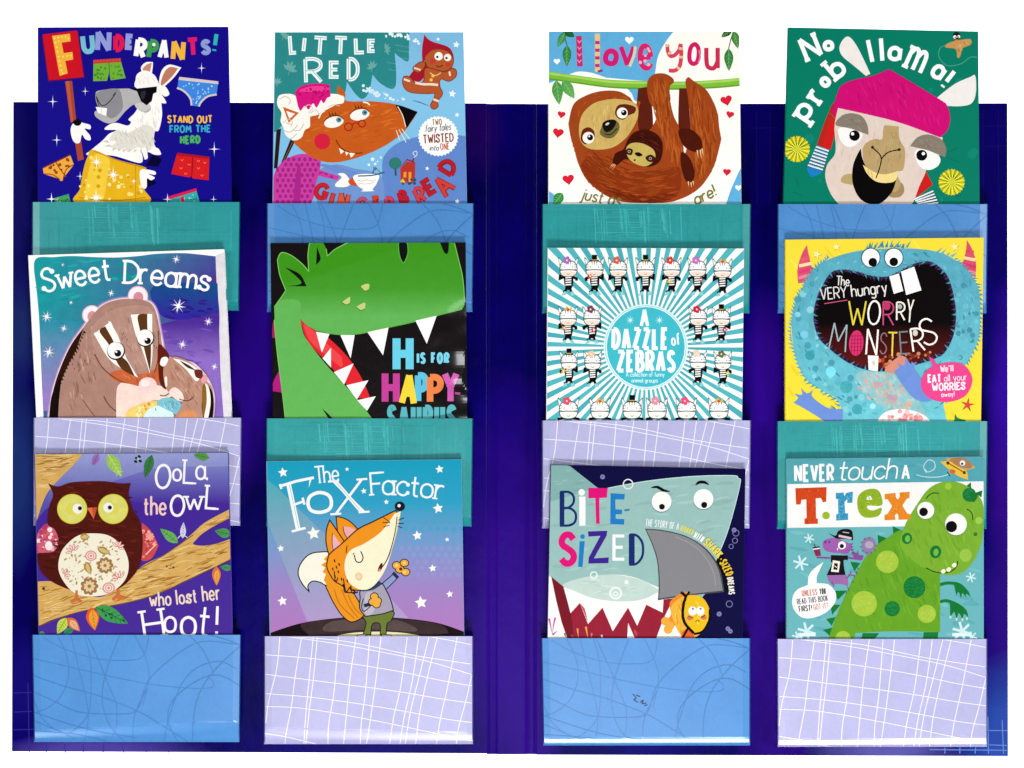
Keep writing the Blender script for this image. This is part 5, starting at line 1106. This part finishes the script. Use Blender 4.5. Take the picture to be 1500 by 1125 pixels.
# --- 10: singing fox ---------------------------------------------------------------------------
b = Book(2, 1, [(391, 676), (676, 673), (680, 934), (396, 933)], 'turquoise to pink picture book with an orange fox singing on a stage', [(60, '#12a2c2'), (330, '#2ea4ca'), (560, '#7a9cd0'), (800, '#a486c8'), (1075, '#b878c0')], '#8cb8dc', .005)
A = b.art; A.mot = .05
for j in range(9):
    for i in range(8):
        x, y = 800 + i*44 + (j % 2)*22, 430 + j*36
        if x < 1150: A.E(('#4ca4cc', '#6ca0d0', '#8a9cd2', '#9894d0')[min(3, j//2)], x, y, 14)
A.P(('#4cb0bc', '#b49cce', 0, 200, 0, 900), '60,195 110,235 330,450 560,650 840,960 280,975 60,420', False)
A.P('#15070c', '80,1045! 90,1035 250,985 440,958 620,950 820,960 1000,985 1150,1035! 1150,1080! 80,1080!'); A.mot = .3
A.P('#3a2a2c', '250,990 440,962 620,955 820,965 1010,992 1060,1040! 900,1060! 300,1060!'); A.P('#5a4a48', '420,975 620,962 800,975 880,1030 640,1020 380,1030'); A.mot = .05
A.P('#efe8b8', '425,1066! 470,1048 560,1036 680,1032 800,1038 890,1052 930,1070!')
for x, y, r in ((148, 158, 28), (316, 492, 38), (136, 575, 20), (145, 864, 28), (1008, 140, 24), (1000, 355, 30), (886, 504, 28), (1050, 526, 13), (970, 684, 22), (906, 872, 36), (1064, 826, 20), (500, 140, 12), (592, 260, 17), (716, 320, 15)):
    A.star('#fdfdf6', x, y, r, -8)
A.part('fox_picture'); A.mot = .06
K_ = '#1c1420'
A.PL('#f09a20', K_, 6, '380,760 440,760 520,800 600,930! 572,962 520,978 470,940 430,880 400,820'); 
for s in ('430,800 460,880 540,960', '470,800 510,890 560,955', '505,830 540,900 580,940'): A.L('#c8701c', 5, s)
A.PL('#fdf8e6', K_, 6, '410,605 350,595 290,610 245,660 232,715 255,770 292,812! 285,780 310,755 350,760 392,775 410,700'); A.P('#f09a20', '405,600 372,635 388,645 358,665 380,680 366,705 384,715 372,750 400,790 440,760 430,640', False)
A.PL('#8fa0cc', K_, 5, '684,780 755,715! 775,740! 705,805'); A.L('#1c2c4c', 18, '752,708 780,738', False)
for x, y in ((772, 668), (815, 655), (822, 705), (790, 690)): A.E(K_, x, y, 26, 23); 
for x, y in ((772, 668), (815, 655), (822, 705), (790, 690)): A.E('#f6b040', x, y, 21, 18)
for x, y in ((772, 668), (815, 655), (816, 705)): A.E('#fbd88c', x, y, 8)
A.E('#5c2c14', 795, 688, 9)
A.PL('#6c7c34', K_, 5, '596,940 750,920 742,970 720,990 715,1045! 682,1050! 680,990 640,990 630,1050! 588,1048! 605,985'); A.PL('#f0e8d8', K_, 4, '555,1050 600,1045 610,1066 550,1066', False); A.PL('#f0e8d8', K_, 4, '690,1046 740,1050 750,1066 690,1066', False)
A.PL('#a9a3b8', K_, 6, '580,800 680,765 715,805 740,860 755,915! 690,935 600,948! 570,905 572,850')
A.P('#c4bccc', '600,830 640,815 660,870 640,930 600,935'); A.L(K_, 5, '590,850 580,895 595,920 640,880')
A.L('#1c2c4c', 20, '594,890 628,880', False)
for x, y in ((650, 838), (668, 862), (640, 868), (662, 882)): A.E(K_, x, y, 24, 22)
for x, y in ((650, 838), (668, 862), (640, 868), (662, 882)): A.E('#f6b040', x, y, 19, 17)
A.L('#24405c', 24, '582,800 640,790 684,762')
A.PL('#f4961c', K_, 6, '440,400! 480,408 520,430 560,470! 590,500 470,560'); A.P('#f4aeb0', '478,455! 520,460 545,480 500,520'); A.L(K_, 4, '478,455 485,490 505,525')
A.PL('#f4961c', K_, 6, '405,420! 440,470 490,545! 440,600 400,610! 385,540 388,470'); A.P('#f4b4b8', '420,490! 450,530 465,560 420,590'); A.L(K_, 4, '420,490 418,540 424,590')
A.PL('#f4961c', K_, 6, '410,600 470,550 560,470 640,430 720,390 768,366! 780,400 760,520 700,700 640,780 580,805 520,800! 545,815 490,815 480,785 440,760 420,740 390,680 395,630')
A.P('#fdf6d4', '520,585 600,545 690,480 760,385! 795,370! 788,420 770,500 740,610 700,710 640,785 580,802 520,770 490,710 490,640'); A.P('#f8dcb4', '545,720 565,705 585,720 580,745 560,752'); A.ring('#e8c48c', 564, 730, 16, 4)
A.L('#c8c09c', 5, '790,400 770,500 735,610 680,700')
A.L(K_, 6, '540,610 550,645 575,650 588,625 575,590'); A.L(K_, 5, '775,400 765,480 740,580 712,650 672,700'); A.L(K_, 5, '540,600 532,608', False); A.L(K_, 5, '500,560 495,600', False)
A.P('#5c1410', '668,700 680,665 695,655 690,690'); A.P('#e88c8c', '668,702 680,685 686,698')
for s in ('700,405 735,430', '695,432 738,434', '700,458 735,446', '780,420 812,408', '778,438 812,438', '776,452 802,462'): A.L(K_, 4, s, False)
A.E(K_, 790, 344, 28, 26); A.E('#f4f4f4', 786, 340, 9)
for x, y in ((430, 635), (455, 655), (420, 680), (450, 695), (468, 735), (500, 745), (432, 720), (478, 770), (520, 780), (440, 670)): A.L(K_, 7, [(x, y), (x + 4, y + 16)], False)
A.L(K_, 6, '430,700 435,750 442,755 450,735'); A.L(K_, 6, '480,740 490,800 500,812 515,790 530,820 560,815')
A.part('title'); A.mot = .02
A.T('The', 325, 470, 215, 88, '#fbfdfd', 9, rot=-6, serif=.9, gap=2)
for ch, x0, y0, x1, y1, ro, wd in (('o', 276, 258, 424, 386, -4, 19), ('X', 425, 200, 595, 380, -4, 14)): A.G(ch, x0, y0, x1, y1, '#fbfdfd', wd, ro, serif=1.2 if ch in 'FX' else 0)
A.L('#fbfdfd', 20, '440,210 575,368', False); A.L('#8cc4d4', 3, '445,215 570,362', False); A.L('#fbfdfd', 26, '178,218 232,470', False); A.L('#8cc4d4', 3, '184,226 234,462', False); A.L('#fbfdfd', 15, '136,232 220,206 318,186', False); A.L('#fbfdfd', 14, '302,184 290,240', False, 'e'); A.L('#fbfdfd', 13, '206,336 262,316', False); A.L('#fbfdfd', 13, '256,296 266,334', False); A.L('#fbfdfd', 13, '196,482 272,462', False); A.L('#fbfdfd', 12, '130,222 140,248', False)
A.T('Factor', 630, 1046, 282, 118, '#fbfdfd', 11, rot=4, bend=16, serif=1.2, gap=1.6, jit=2)
b.finish()

# --- 11: shark and little fish -------------------------------------------------------------------
b = Book(2, 2, [(807, 681), (1092, 687), (1088, 934), (802, 934)], 'navy picture book with a pale grey green shark, grey fin and small yellow fish', '#08063e', '#2a2458', .005)
A = b.art; A.mot = .08
A.part('shark_picture')
A.P('#9cc4c0', '150,100! 280,122! 430,240 490,246! 700,208 950,182 1170,176 1205,190 1216,225 1190,330 1150,470 1080,640! 1020,830! 1000,860 900,1080! 150,1080!')
A.P('#86b4b0', '150,100! 280,122! 430,240! 300,280 150,325!'); A.fur(['#a8cec8', '#92bab6'], '200,350 500,270 1180,200 1080,580 720,460 740,700 200,700', 40, 110, -6, 16); A.fur(['#94c0bc', '#7caca8'], '180,140 270,130 400,240 200,290', 10, 60, -10, 10)
A.L('#c8e4e0', 5, '490,244 700,206 950,180 1170,175 1204,190 1214,226 1150,470 1082,640')
A.P('#fcfbf8', '160,720! 180,735! 250,790 330,760 460,720 620,730 770,790! 800,850! 830,880 900,1080! 160,1080!')
A.P('#9c1f36', '178,730 245,785 280,935 335,875 380,990 460,900 516,1030 600,900 650,1000 700,884 790,928 795,855 845,850 825,900 795,960 750,1080 270,1080 235,980 205,860', False); A.P('#7c1424', '178,730! 245,785! 290,960 300,1080! 270,1080! 220,920')
A.P('#fcfbf8', '600,985! 640,1075! 595,1075!'); A.P('#c84454', '630,1020 650,1035 645,1060'); A.P('#c85864', '335,875 362,905 382,985', False); A.P('#fcfbf8', '880,985 840,1050 740,1080! 900,1080!')
A.P('#c8ded6', '240,775 350,735 480,718 600,730 700,760 765,800! 765,815! 680,855 560,866 420,850 320,815'); A.fur(['#d4e8e0', '#bcd6cc'], '280,770 500,730 720,790 560,850 340,810', 18, 80, 0, 10)
for x, y, r, w2 in ((412, 722, 18, 7), (532, 820, 30, 12), (532, 824, 11, 8), (600, 222, 26, 6)): A.ring('#eef8f6', x, y, r, w2)
A.E('#f0faf6', 592, 760, 12)
for s, c in (('166,960 185,1050', '#c84c9c'), ('200,955 190,1000 185,1050', '#c84c9c'), ('185,1050 215,1025', '#c84c9c'), ('322,1015 328,1070', '#e8a05c'), ('368,1005 380,1070', '#f0b04c'), ('250,1040 262,1070', '#8c5c5c'), ('290,1050 300,1070', '#8c5c5c'), ('400,1040 398,1070', '#e87c4c'), ('455,1050 458,1070', '#e8e4dc')): A.L(c, 11, s, len(s.split()) > 2, 'e')
A.mot = .03
for x, y in ((784, 318), (1014, 304)): A.E('#6c8c8c', x, y+3, 57); A.E('#fdfdfb', x, y, 55)
A.E('#0c0a0c', 786, 346, 16); A.E('#0c0a0c', 1018, 336, 17)
A.L('#08080c', 16, '726,242 760,238 795,256 830,262', True, 'b'); A.L('#08080c', 17, '970,228 990,212 1020,212 1044,226', True, 'b')
A.part('fin_picture'); A.mot = .03
A.P('#4a4a52', '692,466! 790,474 900,500 990,545 1060,610 1105,690 1130,814! 900,838 764,860! 768,760 758,640 730,550'); A.P('#8a8a8e', '700,472! 790,480 900,506 985,550 1052,615 1096,692 1120,806! 900,830 770,850! 774,760 764,640 736,550')
A.L('#a0a0a4', 5, '860,510 960,560 1030,630 1070,710 1080,780')
A.part('fish_picture'); A.mot = .08
A.P('#f08c2c', '800,985 835,940 830,870 885,825 925,815 900,860 890,1000 860,1000'); A.P('#f4b83c', '835,900 900,840 990,835 1040,890 1045,960 1010,1030 960,1070! 900,1070! 860,1000'); A.P('#f2c41c', '915,860 980,836 1030,880 1045,950 1010,1020 950,1050 925,980')
A.fur(['#f8d850', '#e89c24'], '850,900 910,850 910,1050 870,1000', 14, 50, 75, 8); A.fur(['#fae468'], '940,870 1020,880 1030,960 960,1020', 12, 30, 60, 6)
for x, y in ((805, 975), (830, 1000), (820, 1020)): A.E('#f4b040', x, y, 24)
A.P('#e8642c', '900,1030 940,1020 970,1070! 890,1070!'); A.L('#0a080a', 15, '890,815 915,840 905,880 900,940 915,990 960,1040'); A.L('#0a080a', 12, '960,1045 1010,1030 1045,970 1048,910'); A.L('#0a080a', 11, '938,812 918,838', False); A.L('#0a080a', 12, '930,1010 900,1065', False)
for x in (954, 996): A.E('#fdfcf4', x, 918, 23, 25); A.E('#6c7c8c', x + 2, 906, 6)
A.E('#e87060', 938, 958, 16, 12); A.E('#e87060', 1015, 955, 16, 12); A.L('#7c4c14', 4, '970,978 982,970 992,976'); A.L('#4c2c10', 4, '930,945 958,958', False); A.L('#4c2c10', 4, '1000,955 1025,940', False)
for x, y, r in ((460, 182, 13), (1182, 474, 13), (1100, 935, 13), (1148, 1016, 12), (1162, 1030, 12)): A.part('bubble_picture#%d' % (x//30)); A.E('#8c8ab8', x, y, r); A.E('#6c6aa4', x, y, r*.6)
for x, y, r in ((1192, 490, 17), (1187, 532, 14), (1166, 564, 12), (1156, 880, 17)): A.part('bubble_picture#r%d' % y); A.ring('#7c7ab0', x, y, r, 4)
A.part('title'); A.mot = .04
NV, PK_, BL_, WH, PU = '#142c70', '#e4107c', '#1f80c8', '#fcfdfc', '#3c2490'
A.G('B', 224, 258, 318, 456, NV, 13); A.R(NV, 226, 260, 250, 456)
A.E(WH, 345, 267, 18); A.P(WH, '332,290 366,290 366,450 332,450', False)
A.P(PK_, '382,242 488,244 484,296 442,298 444,440 424,440 420,298 382,300', False)
A.P(BL_, '504,272 582,276 580,306 530,306 530,360 568,362 566,386 532,388 532,412 580,414 578,444 502,442', False); A.L('#2c7ca8', 10, '580,366 608,362', False)
A.G('S', 214, 482, 322, 676, PK_, 36); A.E(BL_, 350, 510, 13); A.P(BL_, '334,535 362,535 350,678 326,676', False)
A.P(PU, '380,482 486,478 482,505 412,630 494,624 492,656 382,658 384,625 448,506 382,510', False)
A.G('E', 514, 498, 588, 642, WH, 17); A.G('D', 604, 492, 690, 670, NV, 13); A.R(NV, 606, 494, 636, 670)
A.part('subtitle')
A.P('#050412', '1110,600 1130,620 1165,700 1182,810 1128,812 1118,720 1085,650', False)
A.T('THE STORY OF A', 694, 878, 450, 36, '#f6fbfa', 9, rot=7, bend=4, gap=2.4); A.T('MINNOW', 882, 958, 478, 32, '#d8dc84', 8, rot=20, bend=6, gap=2.2); A.T('WITH', 954, 1012, 512, 34, '#f6fbfa', 8, rot=32, bend=6, gap=2.4); A.T('SHARK', 1008, 1128, 548, 40, '#f0e05c', 9, rot=46, bend=10, gap=2)
A.T('-SIZED', 1090, 1196, 640, 38, '#f4c83c', 8, rot=62, bend=14, gap=2); A.T('DREAMS', 1142, 1236, 738, 30, '#f8f6ea', 6, rot=84, bend=6, gap=2.6)
b.finish()

# --- 12: spotted green dinosaur ------------------------------------------------------------------
b = Book(2, 3, [(1153, 672), (1441, 669), (1441, 937), (1153, 937)], 'light blue picture book with smiling green spotted dinosaur and small purple lizard', '#6cb8be', '#7cc0c8', .006)
A = b.art; A.mot = .1
A.fur(['#78c2c8', '#60aeb6'], '110,470 1180,470 1180,1080 110,1080', 60, 100, 10, 22, False); A.R('#56aab6', 90, 60, 1190, 222); A.fur(['#5eb0bc', '#4ea2ae'], '110,80 1180,80 1180,215 110,215', 20, 90, 5, 14, False)
A.P('#fcfbf8', '100,222 1200,206 1200,448 100,462', False)
for x, y, r in ((226, 520, 28), (180, 655, 42), (1115, 734, 28), (212, 1030, 50), (1066, 1030, 54), (160, 1060, 30), (1120, 1060, 30)):
    for k in range(3): a = math.radians(k*60 + 15); A.L('#d4f0f2', r*.26, [(x - r*math.cos(a), y - r*math.sin(a)), (x + r*math.cos(a), y + r*math.sin(a))], False)
    if r > 45:
        A.L('#e4f6f8', 18, [(x - r, y + 18), (x + r, y + 18)], False)
for s in ('815,170 860,182 940,182 990,168', '870,160 855,125 880,90 912,100 915,135 880,155 862,140'): A.L('#d8eef2', 4, s)
A.part('flying_reptile_picture')
A.P('#d8a45c', '980,80! 1060,78 1110,105 1140,130! 1090,145 1060,125 1020,150 1000,165'); A.P('#b0805c', '1000,84 1070,78 1120,110 1110,135 1070,130 1020,110'); A.P('#f4c43c', '945,98! 1000,98 1040,125 1090,150 1098,198! 1040,175 1010,150 980,130'); A.L('#5c3414', 5, '985,104 1030,130 1080,160'); A.E('#5c3414', 988, 106, 9); A.E('#5c3414', 1078, 158, 9); A.E('#fdfaf2', 1068, 106, 15); A.E('#141010', 1066, 110, 7); A.P('#c8703c', '1005,140 1030,150 1020,165 1000,160'); A.L('#3c3c3c', 5, '985,155 1000,178', False)
A.part('dinosaur_picture'); A.mot = .12
DG, MG, LG, YG = '#147a34', '#68a626', '#7db232', '#96b838'
for s in ('684,452 742,480 690,512', '602,500 660,522 606,555', '452,648 508,655 474,702', '352,808 436,806 384,858', '342,882 398,885 352,940', '318,962 372,952 350,1000', '302,1022 352,1010 345,1060', '1080,240 1114,210 1118,260', '1135,270 1178,256 1172,295'): A.P(DG, s, False)
A.L(DG, 17, '940,775 985,765 1030,768'); A.P(DG, '1020,760 1060,770 1100,810 1112,840! 1088,825 1090,846! 1068,822 1060,850! 1046,815 1035,838! 1025,790'); A.L(DG, 17, '930,872 975,862 1010,870'); A.P(DG, '1000,862 1050,880 1090,915 1100,955! 1076,935 1070,970! 1048,930 1036,968! 1022,925 1000,958! 1000,900')
for x, y in ((1092, 960), (1068, 966), (1036, 964), (1002, 952)): A.E('#c8e0c0', x, y, 6, 9)
A.P(DG, '510,1080! 520,1040! 610,1040! 580,1080!'); A.P(DG, '850,1080! 855,1035! 935,1035! 932,1080!')
A.P(MG, '740,475 800,560 945,640! 945,800 945,1035! 700,1030 480,1040! 470,1080! 330,1080! 370,960 420,840 490,700 560,590 650,520'); A.fur(['#73b030', '#5e9c20'], '700,540 920,660 920,1000 480,1030 380,1000 520,680', 60, 80, 70, 10)
A.jag('#5c6c4c', '425,855 500,700', 4, 20, 40)
def spot(c, c2, x, y, r):
    A.E(c, x, y, r)
    for k in range(int(r*.8)):
        a, q = A.rnd.uniform(0, 6.28), r*math.sqrt(A.rnd.uniform(0, .75)); l = A.rnd.uniform(6, 16)
        A.L(c2, 3, [(x + q*math.cos(a) - l/2, y + q*math.sin(a)), (x + q*math.cos(a) + l/2, y + q*math.sin(a) - 3)], False)
for x, y, r in ((655, 648, 62), (528, 878, 70), (872, 934, 50), (412, 1070, 42)): spot('#a8ca40', '#bcd85c', x, y, r)
for x, y, r in ((804, 788, 60), (682, 906, 42)): spot(DG, '#2c9448', x, y, r)
A.jag('#7ab828', '955,730 1060,715 1130,640 1170,520', 5, 22, 14)
A.P(LG, '735,500 760,430 820,330 880,250 950,212 1020,208 1080,225 1130,260 1180,330 1182,480 1160,580 1110,670 1040,715 960,718 900,705 820,660 750,600 725,550'); A.fur(['#88bc40', '#72a82a'], '770,450 960,230 1150,330 1130,620 980,700 780,590', 60, 70, 70, 10)
A.E('#9cc840', 990, 234, 18, 20); A.E('#7cb434', 1012, 320, 30, 32); A.E('#9cc84c', 1085, 612, 34, 36); A.E('#a0cc54', 1158, 422, 20); A.E('#7cb434', 1155, 345, 14); spot('#167c3c', '#2c9448', 1105, 280, 38); A.P(DG, '1110,265 1150,280 1140,310 1120,318')
A.mot = .03
for x, y, r, px, py, pr in ((866, 366, 47, 854, 374, 24), (1032, 442, 60, 1007, 455, 31)): A.E('#4c8c2c', x, y + 2, r + 2); A.E('#fdfcf8', x, y, r); A.E('#0c0a0a', px, py, pr)
A.L('#2c5c1c', 6, '868,302 885,282 910,270 938,274'); A.L('#2c5c1c', 6, '1092,360 1110,370 1122,392 1124,420'); A.E('#1c6c34', 1139, 496, 10); A.E('#3c8c2c', 1139, 494, 5)
A.E(DG, 763, 520, 28, 31, 10); A.E('#78bc44', 766, 522, 14, 19, 10); A.E(DG, 920, 594, 31, 35, 10); A.E('#78bc44', 922, 596, 14, 20, 10)
A.L('#14401c', 6, '868,682 910,702 960,710 1010,698 1035,672 1042,645')
for x, y in ((962, 702), (992, 692), (1022, 668)): A.P('#fdf8d8', [(x-13, y-2), (x, y-14), (x+13, y-8), (x+8, y+8), (x-6, y+10)])
A.part('lizard_picture'); A.mot = .08
A.P('#9080a8', '515,550 530,520 570,515 592,545 585,580 550,610 520,590'); A.E('#b4a8c0', 555, 555, 24, 20)
for k in range(9): a = k*.6; A.P('#6c5c84', [(552 + 36*math.cos(a-.12), 560 + 36*math.sin(a-.12)), (552 + 52*math.cos(a), 560 + 52*math.sin(a)), (552 + 36*math.cos(a+.12), 560 + 36*math.sin(a+.12))], False)
A.L('#8c4c9c', 10, '340,628 300,626 268,624'); A.L('#8c4c9c', 10, '430,625 480,632 520,635'); A.P('#8c4c9c', '470,625 465,590 485,600 495,585 500,610 525,615 510,640 490,635')
A.P('#a06cac', '330,720 345,770 385,770 430,780 435,800! 440,770 425,720'); A.L('#8c5c9c', 9, '350,755 362,785', False); A.L('#8c5c9c', 8, '430,740 450,720 455,700', True); A.L('#8c5c9c', 8, '440,720 480,725', False); A.jag('#5c5c7c', '425,840 500,690', 4, 16, 20)
A.P('#a35fb0', '300,545 320,525 370,518 430,540 460,560 450,590 430,606 400,602 340,596 308,580'); A.dots(['#8c4ca0'], '420,560 450,570 440,595 415,590', 6, 3, 5)
A.E('#6c3484', 315, 540, 7); A.E('#6c3484', 336, 540, 6); A.E('#fdfcf8', 406, 558, 22); A.E('#141014', 405, 562, 12); A.P('#fdfcf8', '378,575 386,572 382,590', False)
for k in range(4): A.P('#7c4c94', [(452 + k*2, 548 + k*16), (468 + k*2, 546 + k*16), (456 + k*2, 562 + k*16)], False)
A.P('#16141a', '345,612! 440,614! 438,640! 415,645 425,720! 322,722! 350,660 345,645'); A.P('#fbf6e4', '356,640 396,646 388,706 346,702', False); A.P('#242424', '364,654 384,658 380,694 358,690', False); A.L('#fbf6e4', 4, '364,670 378,680', False)
A.P('#16141a', '330,490! 370,505 385,480 420,468 460,478 468,530! 420,522 375,520'); A.L('#e8c8cc', 12, '388,505 458,520', False); A.L('#c8c4c8', 5, '410,485 445,490', False)
A.P('#8c2c54', '246,575 284,570 292,615 262,618', False); A.L('#fdfcf8', 6, '246,580 284,574', False); A.L('#3c3c44', 5, '262,570 252,550', False); A.L('#16141a', 6, '246,572 284,566', False)
A.part('speech_bubble'); A.mot = .02
A.P('#fdfcfb', '218,775! 225,720 260,680 305,648! 285,690 268,730 268,765! 330,772 370,815 368,870 320,925 250,955 190,955 145,915 132,860 155,805')
A.T('UNLESS', 186, 272, 836, 30, '#d88474', 5, rot=-5, gap=2.4); A.T('YOU', 284, 318, 826, 30, '#4c4448', 5, rot=-5, gap=2); A.T('READ THIS BOOK', 160, 332, 882, 29, '#4c4448', 5, rot=-7, gap=2.2); A.T('FIRST!', 170, 244, 922, 29, '#4c4448', 5, rot=-6, gap=2.2); A.T('GOT IT?', 250, 334, 912, 29, '#d88474', 5, rot=-7, gap=2.2)
A.part('title'); A.mot = .04
A.T('NEVER', 144, 364, 204, 84, '#fdfdfb', 15, rot=-1, gap=2); A.T('touch', 382, 708, 200, 108, '#fdfdfb', 9, rot=-2, gap=2.4, slant=.2, cap=1); A.T('A', 732, 780, 192, 74, '#fdfdfb', 13)
def fill_letter(s, c, cs):
    A.P(c, s, False); A.fur(cs, s, 40, 16, 45, 4, False)
fill_letter('150,244 322,238 320,318 302,322 290,298 262,300 264,408 274,412 274,440 200,442 200,412 212,408 210,306 184,308 178,334 154,334', '#d8481c', ['#b83410', '#e46c38'])
A.E('#a0bc2c', 319, 394, 21)
fill_letter('372,270 416,268 418,290 430,270 466,262 464,324 436,326 434,306 420,320 424,380 440,384 440,418 374,422 374,388 386,384 384,304 372,302', '#3c9cc4', ['#2484b0', '#7cc4dc'])
A.P('#94b428', '495,290 520,262 560,248 600,252 622,285 624,338 548,340 552,360 580,366 624,352 612,392 570,406 525,402 498,372 490,330'); A.P('#fcfbf8', '540,308 545,290 562,286 574,306', False); A.fur(['#7c9c1c', '#b4d050'], '495,290 560,250 620,285 620,335 545,345 540,390 500,370', 44, 14, 30, 4)
fill_letter('640,276 700,270 702,296 712,308 724,292 722,268 778,264 776,298 762,302 738,340 764,384 784,388 780,416 716,418 716,394 708,382 696,394 700,418 640,420 640,390 656,386 682,344 658,306 642,306', '#ec8c24', ['#dc7410', '#f4a84c'])
b.finish()
